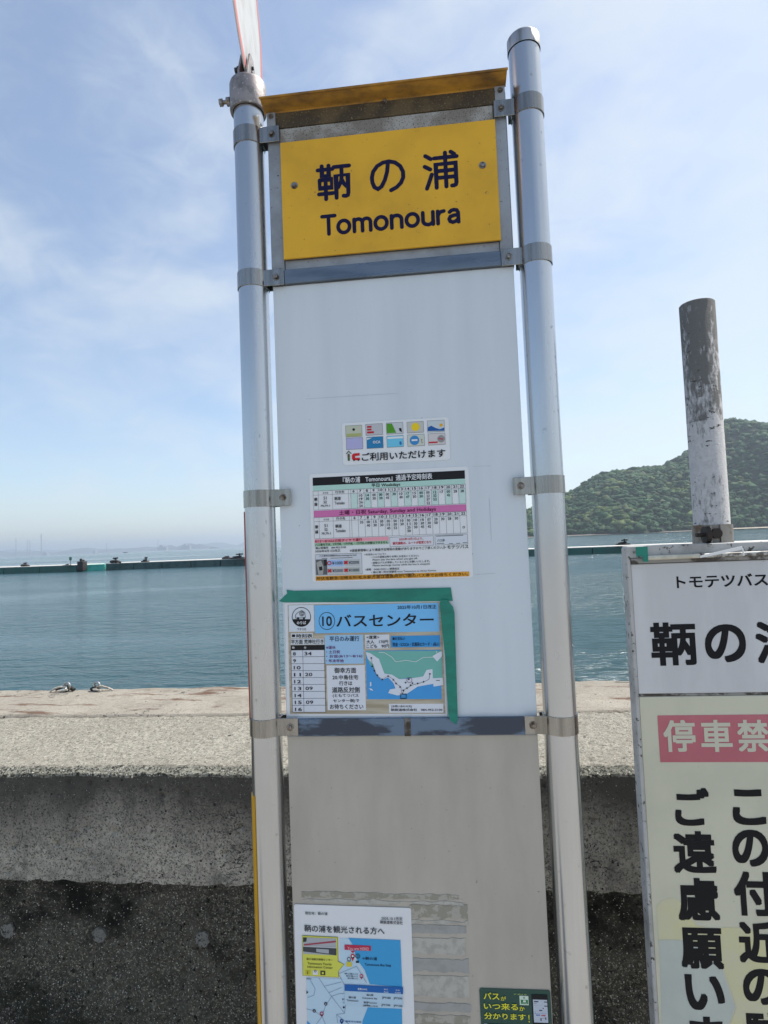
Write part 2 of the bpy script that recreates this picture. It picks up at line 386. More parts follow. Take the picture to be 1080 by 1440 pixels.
# road-side rough slab with chamfer and face
n1_, n2_, n3_, n4_ = 70, 16, 80, 130
ysf = np.concatenate([[YJ+.004], np.linspace(YJ, YF, n1_), np.linspace(YF-.002, YC+.0, n2_), np.full(n3_, YC)])
zsf = np.concatenate([[WTOP-.03], np.full(n1_, WTOP), np.linspace(WTOP-.003, ZC, n2_), np.linspace(ZC-.004, ZL, n3_)])
PITS = [(RNG.uniform(-1.7, 1.4), RNG.uniform(0, 1), RNG.uniform(.003, .011), RNG.uniform(.6, 1.6)) for _ in range(150)]
def f_front(X, Y, Z):
    a = slice(0, 1+n1_); c = slice(1+n1_, 1+n1_+n2_); d = slice(1+n1_+n2_, None)
    g = (fbm(X*55, Y*55, 4, 21)-.5); Z[a] += (g*.009+(fbm(X*2.5, Y*5, 3, 2)-.5)*.008)[a]
    g2 = (fbm(X*110, (Y+Z)*110, 4, 33)-.5)+(vnoise(X*160, (Y+Z)*160, 8) > .86)*-.6
    Z[c] += (g2*.012)[c]; Y[c] += (g2*.010)[c]
    e = (fbm(X*28, X*0+2, 4, 41)-.5)*.013
    Z[1+n1_+n2_-3:1+n1_+n2_+2] += e[1+n1_+n2_-3:1+n1_+n2_+2]
    Y[d] -= ((fbm(X*4, Z*4, 4, 51)-.5)*.008+(fbm(X*70, Z*70, 3, 52)-.5)*.0022)[d]
    dd = Y[d]; xx = X[d]; zz = Z[d]
    for px, pt, pr, st in PITS:
        zz0 = ZL+pt*(ZC-ZL); q = ((xx-px)/(pr*st))**2+((zz-zz0)/pr)**2
        dd += np.exp(-q*1.5)*pr*1.1
    ragged = (fbm(X*30, X*0+7, 4, 61)-.5)*.016+(fbm(X*3, X*0+7, 2, 62)-.5)*.008
    Z[-6:] += ragged[-6:]*np.linspace(.3, 1, 6)[:, None]
    return X, Y, Z
m_top = concrete('rough_top_concrete', [(.44, .415, .345), (.37, .345, .285), (.24, .225, .19)], grain=[(150, .53, .60, (.15, .135, .105)), (60, .58, .66, (.22, .2, .16)), (9, .58, .72, (.3, .27, .22))], speck=[(150, .5, .34, (.56, .53, .46))],
                 pit_shade=[(120, .72, .4, (.13, .12, .10)), (45, .95, .3, (.06, .055, .05))], bump=1.0)
m_ch = concrete('exposed_aggregate_concrete', [(.37, .36, .30), (.26, .255, .21), (.17, .165, .135)], grain=[(120, .50, .56, (.05, .05, .042))], speck=[(170, .6, .42, (.58, .56, .48))],
                pit_shade=[(110, .45, .5, (.05, .05, .045))], bump=1.0)
m_face = concrete('shaded_face_concrete', [(.56, .52, .435), (.40, .375, .315), (.28, .26, .22)], grain=[(16, .55, .72, (.16, .155, .14)), (200, .53, .60, (.09, .088, .08)), (90, .61, .67, (.035, .034, .03))], speck=[(240, .8, .3, (.42, .41, .37))],
                  pit_shade=[(70, .82, .3, (.03, .03, .028)), (150, .75, .35, (.05, .05, .045))], crack=True, stain=((.10, .095, .088), 9, .5, .72, (1, 1, .5)), band=((.06, .056, .048), (ZL+ZC)/2+.12-.05, (ZL+ZC)/2+.12+.11, .24), bump=.9)
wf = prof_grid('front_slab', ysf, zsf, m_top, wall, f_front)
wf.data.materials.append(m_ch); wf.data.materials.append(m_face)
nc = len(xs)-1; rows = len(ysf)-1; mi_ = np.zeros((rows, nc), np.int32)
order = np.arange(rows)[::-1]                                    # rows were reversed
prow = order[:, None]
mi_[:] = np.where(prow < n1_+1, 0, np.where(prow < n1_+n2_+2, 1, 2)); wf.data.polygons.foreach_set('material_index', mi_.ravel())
# lower, coarse old wall set a little back
ysl = np.concatenate([[YC+.05], np.full(n4_, YC+.045)]); zsl = np.concatenate([[ZL+.03], np.linspace(ZL+.028, ZL-.62, n4_)])
def f_low(X, Y, Z):
    g = (fbm(X*75, Z*75, 4, 71)-.5)*.016+(fbm(X*12, Z*12, 4, 72)-.5)*.02
    Y -= g; return X, Y, Z
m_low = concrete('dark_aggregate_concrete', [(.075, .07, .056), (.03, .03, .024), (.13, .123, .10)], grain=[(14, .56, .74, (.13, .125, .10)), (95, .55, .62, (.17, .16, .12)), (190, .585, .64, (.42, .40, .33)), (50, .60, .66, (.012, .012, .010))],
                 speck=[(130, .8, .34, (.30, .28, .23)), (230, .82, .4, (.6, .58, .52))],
                 pit_shade=[(75, .93, .4, (.012, .012, .01))], stain=((.012, .012, .010), 5, .50, .66, (1, 1, 1.3)), crack=True, moss=(.03, .036, .018), bump=1.0)
prof_grid('lower_wall', ysl, zsl, m_low, wall, f_low)
mb = MB(); mb.box((-60, YC+.07, 0), (60, YB+.02, WTOP-.06)); mb.box((-60, YC-.02, -.2), (60, YC+.06, ZL-.6))
mb.build('wall_core', m_low, wall)
# round form-tie plugs in the lower wall
for (u, v) in ((140, 1314), (285, 1320), (12, 1308), (1100, 1318)):
    p = at(u, v, YC+.043); mb = MB(); n = 20; r0 = .021
    pts = [(p.x+r0*(1+RNG.uniform(-.16, .16))*math.cos(2*math.pi*i/n), p.z+r0*(1+RNG.uniform(-.1, .1))*math.sin(2*math.pi*i/n)) for i in range(n)]
    mb.poly(pts, YC+.0385, .02); mb.build('tie_plug', concrete('plug_mortar', [(.24, .235, .215), (.13, .13, .12), (.18, .176, .16)], grain=[(120, .52, .6, (.04, .04, .036))]) if 'plug' not in _mats else _mats['plug'], wall)

# ---- island with woods
def ICO(sub):
    bm = bmesh.new(); bmesh.ops.create_icosphere(bm, subdivisions=sub, radius=1)
    v = np.array([x.co[:] for x in bm.verts]); f = np.array([[x.index for x in q.verts] for q in bm.faces]); bm.free(); return v, f
DI = 900.0                                                       # distance of the near shore
def sil(u):                                                      # skyline row for a column
    return np.interp(u, [560, 640, 700, 742, 800, 830, 860, 890, 925, 945, 965, 985, 1005, 1022, 1045, 1080, 1130, 1200, 1290, 1400, 1600], [753, 744, 730, 716, 690, 672, 661, 657, 654, 645, 632, 616, 600, 590, 594, 601, 590, 606, 640, 700, 736])
us = np.linspace(560, 1600, 260)
prof = []
for u in us:
    yr = DI+170+ (0)
    p = at(u, float(sil(u))+5, yr); prof.append((p.x, max(p.z-SEA, .5)))
prof = np.array(prof)
def ground_h(x, y):                                              # island height
    ridge = np.interp(x, prof[:, 0], prof[:, 1], left=0, right=0)
    shore = DI-60+ (x-350)*.03+18*np.sin(x/60.0)+10*np.sin(x/23.0)
    t = np.clip((y-shore)/(DI+170-shore), 0, 1); tb = np.clip((DI+460-y)/290, 0, 1)
    k = np.where(y < DI+170, np.sin(t*math.pi/2)**.85, tb**.8)
    return ridge*k*(1+.0*x)+(fbm(x/45, y/45, 3, 5)-.5)*14*np.clip(t*3, 0, 1)*np.clip(ridge/60, 0, 1)
gx = np.linspace(prof[0, 0]-20, prof[-1, 0]+20, 220); gy = np.linspace(DI-110, DI+480, 110)
GX, GY = np.meshgrid(gx, gy); GZ = SEA-.5+ground_h(GX, GY)
tag(grid_mesh('island', GX, GY, GZ, mat('island_earth', (.022, .036, .016), .95)), kind='structure')
# crowns
iv, if_ = ICO(2); keep = iv[if_].mean(1)[:, 2] > -.35; if_ = if_[keep]
used_, inv_ = np.unique(if_, return_inverse=True); iv = iv[used_]; if_ = inv_.reshape(-1, 3); nv = len(iv)
cx, cy = [], []
while len(cx) < 9500:
    x = RNG.uniform(prof[0, 0], prof[-1, 0], 4000); y = RNG.uniform(DI-90, DI+215, 4000)
    h = ground_h(x, y); ok = (h > 2.2); cx += list(x[ok]); cy += list(y[ok])
cx = np.array(cx[:9500]); cy = np.array(cy[:9500]); ch = ground_h(cx, cy)
VV, FF_, CC = [], [], []
for i in range(len(cx)):
    r = RNG.uniform(2.6, 5.6)*(1 if RNG.random() > .1 else 1.4); sc = np.array([r*1.1, r*1.1, r*RNG.uniform(.6, .95)])
    v = iv.copy(); n = RNG.uniform(-1, 1, nv)*.33+.22*np.sin(v[:, 0]*4+i)*np.cos(v[:, 1]*5+i*2)+.14*np.sin(v[:, 2]*7+i*3)
    v = v*(1+n)[:, None]*sc+np.array([cx[i], cy[i], SEA+ch[i]+r*.3])
    VV.append(v); FF_.append(if_+i*nv)
    pz = fbm(np.array([cx[i]/38]), np.array([cy[i]/38]), 3, 77)[0]
    base = np.array([.022, .066, .020])*RNG.uniform(.7, 1.3)
    if pz > .55 and RNG.random() < .55: base = np.array([.075, .115, .028])*RNG.uniform(.8, 1.25)
    elif RNG.random() < .10: base = np.array([.05, .075, .025])
    CC.append(np.tile(np.r_[base, 1], (nv, 1)))
VV = np.concatenate(VV).astype(np.float32); FF_ = np.concatenate(FF_).astype(np.int32); CC = np.concatenate(CC).astype(np.float32)
me = bpy.data.meshes.new('woodland'); me.vertices.add(len(VV)); me.vertices.foreach_set('co', VV.ravel())
me.loops.add(FF_.size); me.loops.foreach_set('vertex_index', FF_.ravel()); me.polygons.add(len(FF_)); me.polygons.foreach_set('loop_start', np.arange(0, FF_.size, 3, dtype=np.int32)); me.update(calc_edges=True)
ca = me.color_attributes.new('leaf', 'FLOAT_COLOR', 'POINT'); ca.data.foreach_set('color', CC.ravel())
m = bpy.data.materials.new('leaves'); m.use_nodes = True; t = m.node_tree; b = t.nodes['Principled BSDF']; b.inputs['Roughness'].default_value = .8; setin(b, 'Specular IOR Level', .2)
at_ = t.nodes.new('ShaderNodeAttribute'); at_.attribute_name = 'leaf'; nn = t.nodes.new('ShaderNodeTexNoise'); nn.inputs['Scale'].default_value = .9; nn.inputs['Detail'].default_value = 5
tcx = t.nodes.new('ShaderNodeTexCoord'); t.links.new(tcx.outputs['Object'], nn.inputs[0])
rr = t.nodes.new('ShaderNodeMapRange'); rr.inputs[1].default_value = .35; rr.inputs[2].default_value = .65; rr.inputs[3].default_value = .55; rr.inputs[4].default_value = 1.5; t.links.new(nn.outputs[0], rr.inputs[0])
vm = t.nodes.new('ShaderNodeVectorMath'); vm.operation = 'SCALE'; t.links.new(at_.outputs['Color'], vm.inputs[0]); t.links.new(rr.outputs[0], vm.inputs['Scale']); t.links.new(vm.outputs[0], b.inputs['Base Color'])
me.materials.append(m); o = bpy.data.objects.new('woodland', me); C.objects.link(o); tag(o, 'dense green woodland covering the island hill', 'woodland', kind='stuff')
# beach and the two small houses on the shore
def strip(name, pts, wid, z, m, kind='structure'):
    mb = MB(); vs = []
    for x, y in pts: vs += [(x, y-wid/2, z-.25), (x, y+wid/2, z+.9)]
    mb.add(vs, [(2*i, 2*i+2, 2*i+3, 2*i+1) for i in range(len(pts)-1)]); return tag(mb.build(name, m), kind=kind)
bp_ = [onz(u, v, SEA) for u, v in ((846, 750.5), (880, 749.5), (920, 748), (960, 746.5), (1000, 745), (1040, 742.5), (1080, 740.5), (1180, 736))]
def shore_pt(u, y): p = at(u, 745, y); return (p.x, y)
strip('beach', [shore_pt(u, DI-72+k) for u, k in ((985, 4), (1010, -6), (1040, -10), (1080, -12), (1130, -8), (1200, 0))], 26, SEA+1.6, mat('pale_sand', (.42, .37, .28), .9))
strip('rocky_shore', [shore_pt(u, DI-78+k) for u, k in ((640, 4), (720, 0), (800, 2), (846, 0), (880, -2), (930, 0), (985, 0))], 16, SEA+.9, mat('shore_rock', (.2, .18, .15), .9, col2=(.1, .09, .08), scale=.2))
for k, u in enumerate((897, 911)):
    p = at(u, 745, DI-64); h = tag(empty('shore_house', (p.x, DI-64, SEA+3)), ['small pale house low on the island shore, left of its pair', 'small pale house low on the island shore, right of its pair'][k], 'house', 'small houses on the island shore')
    mb = MB(); mb.box((-4.2, -3, 0), (4.2, 3, 4.6)); mb.build('wall', mat('pale_render', (.42, .4, .36), .8), h)
    mb = MB(); mb.add([(-4.8, -3.6, 4.6), (4.8, -3.6, 4.6), (4.8, 3.6, 4.6), (-4.8, 3.6, 4.6), (-4.8, 0, 7), (4.8, 0, 7)], [(0, 1, 5, 4), (2, 3, 4, 5), (0, 4, 3), (1, 2, 5), (0, 3, 2, 1)]); mb.build('roof', mat('grey_tile', (.16, .15, .15), .7), h)
    for wx in (-2.6, .9): mb = MB(); mb.box((wx, -3.12, 1.4), (wx+1.7, -3.003, 2.9)); mb.build('window', mat('dark_glass', (.03, .04, .05), .1), h)

# ---- far shore: low land, chimneys, works
DF = 8000.0
m_far = mat('far_land', (.09, .11, .12), 1.0); m_stack = mat('chimney_concrete', (.28, .26, .25), .9)
def far_hill(name, pts, y, dep=700):
    vs = []; n = len(pts)
    for u, v in pts:
        p = at(u, v, y); vs.append((p.x, y, max(p.z, SEA+.5)))
    V = [];
    for x, yy, z in vs: V += [(x, yy-dep*.5, SEA-.5), (x, yy-dep*.2, SEA+(z-SEA)*.7), (x, yy, z), (x, yy+dep, SEA-.5)]
    mb = MB(); mb.add(V, [(4*i+k, 4*i+4+k, 4*i+5+k, 4*i+1+k) for i in range(n-1) for k in range(3)])
    return tag(mb.build(name, m_far), kind='structure')
def jag(u0, u1, v0, v1, amp, base, n=40):
    r = []
    for i in range(n):
        t = i/(n-1); u = u0+(u1-u0)*t; v = v0+(v1-v0)*t
        r.append((u, v-amp*max(0, fbm(np.array([u/14.0]), np.array([base]), 3, 5)[0]-.25)*math.sin(math.pi*t)**.5))
    return r
far_hill('far_shore', jag(-160, 250, 787, 772, 17, 1.0), DF)
far_hill('far_hills', jag(150, 640, 776, 755, 20, 3.3), DF+3200, 900)
far_hill('far_coast', jag(210, 300, 773, 769, 14, 7.7, 24), DF-600, 300)
far_hill('far_ridge', jag(-200, 170, 786, 773, 14, 12.7), DF+3000, 900)
for k, (u, v0, v1, r) in enumerate(((22.5, 757, 783, 7), (38.5, 759, 782, 6), (42, 760, 782, 6), (58, 751, 780, 9), (150, 763, 776, 6), (222, 759, 772, 6))):
    p = at(u, v0, DF-420); h = p.z-SEA; lab = ['second chimney from the right in the far left haze', 'x']
    labs = ['thin hazy factory chimney at the far left of the horizon', 'thin hazy chimney, left one of the close pair on the horizon', 'thin hazy chimney, right one of the close pair on the horizon',
            'tallest hazy factory chimney on the far left horizon', 'lone faint chimney on the horizon above the grey pontoon', 'faint chimney beside the hazy works block near the left pole']
    c = tag(empty('factory_chimney', (p.x, DF-420, SEA)), labs[k], 'chimney', 'hazy chimneys on the far shore')
    mb = MB(); mb.tube((0, 0, 0), (0, 0, h), r*.95, 14, r*.65); mb.build('shaft', m_stack, c)
    mb = MB(); mb.tube((0, 0, h*.97), (0, 0, h*1.003), r*.75, 14, r*.75); mb.build('rim', mat('chimney_rim', (.3, .1, .08), .8), c)
for k, (u, v, w, hh) in enumerate(((65, 779, 60, 28), (134, 776, 40, 30), (229, 771, 120, 48), (262, 769, 110, 50))):
    p = at(u, v, DF-900); labs = ['low hazy works building right of the tallest chimney', 'small pale hazy works building far behind the turquoise float', 'wide hazy works block on the horizon, left of its neighbour', 'wide hazy works block on the horizon, nearest the left pole']
    c = tag(empty('works_building', (p.x, DF-900, SEA)), labs[k], 'building', 'hazy works buildings on the far shore')
    mb = MB(); mb.box((-w/2, -30, 0), (w/2, 30, hh)); mb.box((-w*.3, -20, hh), (w*.05, 20, hh*1.5)); mb.box((w*.2, -12, hh), (w*.32, 12, hh*1.3)); mb.build('wall', mat('works_grey', (.3, .31, .32), .9), c)

# ---- floating breakwater
def boom(u0, v0, u1, v1, name, label, hcol, hmat, topm, hgt=1.3, dep=7.0, joints=0, group='pontoons of the floating breakwater'):
    a = onz(u0, v0, SEA); b = onz(u1, v1, SEA); d = (b-a); Ln = d.length; ang = math.atan2(d.y, d.x)
    r = tag(empty(name, (a.x, a.y, SEA), (0, 0, ang)), label, 'pontoon', group)
    mb = MB(); n = max(1, joints)
    for i in range(n):
        mb2 = MB(); mb2.box((Ln*i/n+.06, 0, -.4), (Ln*(i+1)/n-.06, dep, hgt-.12), ch=.05); mb2.build('hull', hmat, r)
    mb.box((0, -.04, hgt-.12), (Ln, dep+.04, hgt)); mb.build('deck', topm, r)
    mb = MB(); mb.box((0, .1, -.5), (Ln, dep-.1, .12)); mb.build('waterline_skirt', mat('wet_black_rubber', (.01, .012, .012), .4), r)
    return r, Ln
m_gd = mat('green_weathered_steel', (.03, .13, .105), .6, col2=(.05, .12, .1), scale=1.2, mapping=(1, 1, .3), col3=(.012, .03, .028), scale3=2)
m_gg = mat('grey_green_concrete_float', (.07, .12, .115), .7, col2=(.04, .08, .078), scale=1, col3=(.1, .14, .13), scale3=2.5)
m_tq = mat('turquoise_paint', (.03, .36, .29), .5, col2=(.06, .45, .38), scale=1)
m_dk = mat('pale_deck', (.62, .6, .55), .8, col2=(.5, .48, .44), scale=2)
boom(-90, 810, 108, 804, 'pontoon', 'dark green pontoon with white deck at the far left', 0, m_gd, m_dk, joints=4)
boom(116, 803.5, 147, 802, 'pontoon', 'bright turquoise pontoon between the green and grey ones', 0, m_tq, mat('pale_turquoise_deck', (.3, .6, .52), .7), 1.2)
boom(148.5, 801.8, 352, 794.8, 'pontoon', 'long grey green pontoon reaching behind the left pole', 0, m_gg, m_dk, joints=5)
boom(352.5, 794.8, 600, 788, 'pontoon', 'grey green pontoon hidden behind the timetable panel', 0, m_gg, m_dk, joints=5) if False else None
boom(690, 783.5, 884, 777.5, 'pontoon', 'dark green pontoon with thin white deck right of the right pole', 0, m_gd, m_dk, 1.15, joints=4)
boom(884.5, 777.4, 1180, 768, 'pontoon', 'dark green pontoon running behind the white parking notice sign', 0, m_gd, m_dk, 1.15, joints=5)
m_rub = mat('black_rubber', (.02, .018, .018), .6, col2=(.06, .045, .04), scale=6)
def bollard(u, v, w, h, kind, label):
    p = onz(u, v, SEA); p = Vector((p.x, p.y+.9, SEA+1.3)); r = tag(empty('mooring_gear', p), label, 'mooring gear', 'mooring gear on the floating breakwater')
    mb = MB()
    if kind == 0:
        for k in range(3): mb.torus((w*(-.3+.3*k), 0, h*.3), (.3*k-.2, .2, 1), w*.28, w*.13, 16, 7)
        mb.tube((0, 0, 0), (0, 0, h), w*.12, 10); mb.tube((-w*.3, 0, h*.85), (w*.3, 0, h*.9), w*.09, 8)
        mb.build('tyre_stack', m_rub, r, smooth=40)
    elif kind == 1:
        mb.box((-w/2, -.7, -1.1), (w/2, .7, h*.55), ch=.06); mb.build('fender_block', m_rub, r)
        mb = MB(); mb.tube((-w*.2, 0, h*.5), (-w*.2, 0, h), w*.2, 10); mb.tube((w*.25, 0, h*.5), (w*.25, 0, h*.8), w*.16, 10); mb.build('bollard_post', m_rub, r)
    else:
        mb.box((-w/2, -.5, 0), (w/2, .5, h*.25)); mb.tube((-w*.35, 0, h*.3), (w*.3, 0, h*.45), h*.16, 8); mb.tube((w*.15, 0, 0), (w*.15, 0, h), h*.16, 8); mb.tube((-.1*w, 0, h*.8), (w*.4, 0, h*.85), h*.12, 8)
        mb.build('cleat', m_rub, r)
bollard(31, 806, 1.3, .75, 0, 'dark heap of tyres on the left end of the green pontoon')
bollard(90, 805, 1.1, .3, 2, 'flat dark cleat below the small green board')
bollard(111.5, 804, 1.15, 1.15, 1, 'square black fender block left of the turquoise float')
bollard(159, 802, 1.6, 1.1, 0, 'large dark heap of tyres right of the turquoise float')
bollard(201, 800, 1.2, .95, 2, 'lone dark cleat on the grey pontoon')
bollard(332, 796, 2.6, 1.0, 2, 'long dark cleat beside the left pole of the bus stop')
bollard(317, 796, 1.4, .5, 0, 'low brown heap on the pontoon near the left pole')
bollard(879, 778, 2.0, .95, 2, 'dark cleat on the pontoon at the corner of the parking notice')
p = onz(93, 804, SEA); r = tag(empty('marker_board', (p.x, p.y+1.4, SEA+1.3)), 'small dark green square marker board standing on the pontoon', 'marker board')
mb = MB(); mb.tube((0, 0, 0), (0, 0, 1.0), .05, 8); mb.build('post', m_rub, r); mb = MB(); mb.box((-.27, -.06, .85), (.27, -.02, 1.5)); mb.build('board', m_gd, r)
# distant fishing boat
p = onz(176, 777.5, SEA); k = (p-CAM).length/817
r = tag(empty('fishing_boat', (p.x, p.y, SEA)), 'tiny dark boat far out near the horizon', 'boat')
mb = MB(); mb.poly([(-2.2*k, 0), (2.0*k, 0), (2.8*k, 1.0*k), (-2.4*k, .7*k)], -1*k, 2*k); mb.build('hull', mat('boat_dark', (.05, .05, .06), .6), r)
mb = MB(); mb.box((-1.2*k, -.6*k, .72*k), (.2*k, .6*k, 1.7*k)); mb.build('cabin', mat('boat_white', (.6, .6, .6), .6), r)

# ---- mooring rings with rope on the wall edge
m_rope = mat('white_rope', (.6, .57, .5), .8, col2=(.35, .3, .24), scale=60); m_gal = mat('galvanised_steel', (.55, .56, .56), .35, 1.0, col2=(.3, .28, .26), scale=30, rvar=.15)
m_drk = mat('bolt_and_shadow_black', (.03, .028, .025), .8)
for u, v, dr, lab in ((90, 968, -1, 'steel mooring ring with pale rope on the wall edge, left one'), (133, 967, 1, 'steel mooring ring with pale rope on the wall edge, nearer the pole')):
    p = onz(u, v+2, WTOP+.02); r = tag(empty('mooring_ring', (p.x, YB-.01, WTOP+.018)), lab, 'mooring ring', 'mooring rings on the sea wall edge')
    mb = MB(); mb.torus((0, 0, .012), (.25, 1, .1), .0165, .0048, 22, 8); mb.build('ring', m_gal, r, smooth=60)
    mb = MB(); mb.path([(dr*.002, -.005, .01), (dr*.028, -.008, .012), (dr*.055, -.006, .004), (dr*.078, -.004, -.008)], .0042, 8); mb.path([(-.004, 0, .0), (-dr*.01, -.014, 0), (dr*.03, -.02, -.004)], .004, 8); mb.build('rope', m_rope, r, smooth=60)
    mb = MB(); mb.path([(-dr*.002, .004, .004), (-dr*.016, .006, .002), (-dr*.030, .004, -.006)], .009, 8); mb.path([(dr*.004, .012, .012), (dr*.03, .010, .004), (dr*.06, .008, -.006)], .004, 8); mb.tube((0, 0, -.02), (0, 0, .0), .009, 12); mb.build('eye_bolt_and_shadow', m_drk, r, smooth=60)  # bolt, plus black lengths standing in for the shadows of ring and rope

# ================================================================ THE BUS STOP SIGN
K = 1.12
XL, XR = -.3222*K, .1792*K; PL_, PR_ = -.2846*K, .1412*K; PRD = .0302; YP = .006
stop = tag(empty('bus_stop_sign', (-.08, 0, 0)), 'tall silver two pole bus stop sign with yellow name board', 'bus stop sign'); stop.location = (0, 0, 0)
def alu(name, col=(.56, .575, .59), rough=.24, an=.0, scratch=.05):
    m = mat(name, col, rough, 1.0, col2=tuple(c*.82 for c in col), scale=6, lo=.4, hi=.7, mapping=(1, 1, .15), rvar=.07, bump=.12, bscale=40, bdist=.0006, col3=tuple(c*.6 for c in col), scale3=45, lo3=.66, hi3=.74)
    return m
m_pole = alu('satin_aluminium'); m_cap = mat('brushed_cap', (.5, .5, .5), .4, 1.0, col2=(.3, .29, .27), scale=60, mapping=(1, 1, .1))
m_band = mat('stainless_band', (.36, .35, .33), .24, 1.0, col2=(.25, .24, .22), scale=70, mapping=(1, 1, .04), lo=.42, hi=.62, rvar=.12)
m_bolt = mat('steel_bolt', (.30, .285, .265), .4, 1.0, col2=(.14, .10, .07), scale=120)
m_frame = mat('grey_frame_aluminium', (.36, .375, .39), .5, .55, col2=(.27, .28, .285), scale=9, col3=(.1, .09, .08), scale3=160, lo3=.66, hi3=.72, bump=.2, bscale=120)
zt_r = at(741, 39, YP-PRD).z; zt_l = at(346, 128, YP-PRD).z
for X, zt in ((XL, zt_l), (XR, zt_r)):
    mb = MB(); mb.lathe([(PRD, 0), (PRD, zt)], X, YP, 72); pole = mb.build('pole', m_pole, stop, smooth=40)
    if X == XR:
        zc = at(741, 56, YP-PRD).z; mb = MB()
        mb.lathe([(PRD+.0016, zc), (PRD+.0018, zt), (PRD-.001, zt+.004), (PRD*.6, zt+.006), (0.0001, zt+.0065)], X, YP, 72); mb.build('pole_cap', m_cap, pole, smooth=50)
# frame behind name board
zA = at(390, 158).z; zr0 = at(419, 1009.5).z
Z_YT, Z_YB = EYE+.7248*K, EYE+.5098*K
clamp_v = [(349, 187), (356, 388.5), (377, 699.5), (381, 1026)]
CZ = [at(u, v, YP-PRD).z for u, v in clamp_v]
CZ2 = [at(u, v, YP-PRD).z for u, v in ((744, 138), (752, 352.5), (770, 681), (787, 1022.5))]
print('clamp z', CZ, CZ2)
CZ = [(a+b)/2 for a, b in zip(CZ, CZ2)]
BH = .0165
z_hd = CZ[0]+.042; zl = at(541, 117, -.036).z-.004
def bx(name, a, b, m, parent=stop, ch=.0006): q = MB(); q.box(a, b, 0, ch); return q.build(name, m, parent)
Z_RB, Z_RT = CZ[1]-BH, CZ[1]+BH
bx('frame_backing', (PL_-.002, .002, Z_RB+.002), (PR_+.002, .016, z_hd), m_frame)
for a, b in ((PL_, PL_+.026), (PR_-.024, PR_)): bx('frame_stile', (a, -.004, Z_RT-.002), (b, .0015, z_hd-.004), m_frame)
bx('frame_stile', (PL_+.027, -.001, Z_RT), (PR_-.025, .0015, Z_YB), m_frame)
# speckled strip above name board
m_spk = mat('rain_spotted_strip', (.38, .37, .34), .6, .2, col2=(.22, .2, .17), scale=14, col3=(.06, .05, .035), scale3=330, lo3=.56, hi3=.64)
zs0 = at(400, 202.5, -.006).z; zs1 = at(400, 181, -.006).z; zhb = at(400, 156, -.009).z
bx('spotted_strip', (PL_+.025, -.006, zs0), (PR_-.025, .0, zs1), m_spk)
# dirty underside panel and yellow awning
m_brown = mat('grimy_brown_panel', (.05, .036, .02), .8, col2=(.10, .07, .032), scale=16, col3=(.22, .18, .1), scale3=260, lo3=.6, hi3=.68)
m_hood = mat('yellow_awning_paint', (.42, .21, .02), .6, col2=(.13, .065, .014), scale=13, lo=.40, hi=.66, mapping=(1, 2, 2), col3=(.2, .12, .03), scale3=200, lo3=.64, hi3=.72)
print('hood', zl, zs1, z_hd, CZ)
bx('grimy_panel', (PL_+.004, -.008, zs1+.001), (PR_-.006, -.001, zhb+.014), m_brown)
# awning: curved sheet rising forwards
dz = zl-zhb; pr = [(-.0085, zhb-.003), (-.009, zhb), (-.012, zhb+dz*.10), (-.018, zhb+dz*.25), (-.025, zhb+dz*.5), (-.031, zhb+dz*.75), (-.036, zl)]
print('awning', zhb, zl)
def awning(pr, th, x0, x1, name, m):
    mb = MB(); n = len(pr); vs = []
    for x in (x0, x1):
        for y, z in pr: vs.append((x, y, z))
        for y, z in pr: vs.append((x, y+th*.25, z+th))
    fs = []
    for i in range(n-1):
        fs += [(i, i+1, 2*n+i+1, 2*n+i), (n+i, 3*n+i, 3*n+i+1, n+i+1)]
        fs += [(i, n+i, n+i+1, i+1), (2*n+i, 2*n+i+1, 3*n+i+1, 3*n+i)]
    fs += [(0, 2*n, 3*n, n), (n-1, 2*n-1, 4*n-1, 3*n-1)]
    mb.add(vs, fs); return mb.build(name, m, stop, smooth=50)
hood = awning(pr, .003, PL_-.004, PR_+.002, 'awning', m_hood)
bx('awning_lip', (PL_-.006, -.0395, zl+.0005), (PR_+.0035, -.036, zl+.0045), m_hood)
for a, b in ((PL_+.0005, PL_+.0185), (PR_-.02, PR_-.0005)): bx('awning_bracket', (a, -.0105, zs1-.002), (b, -.0082, zhb-.001), m_frame)
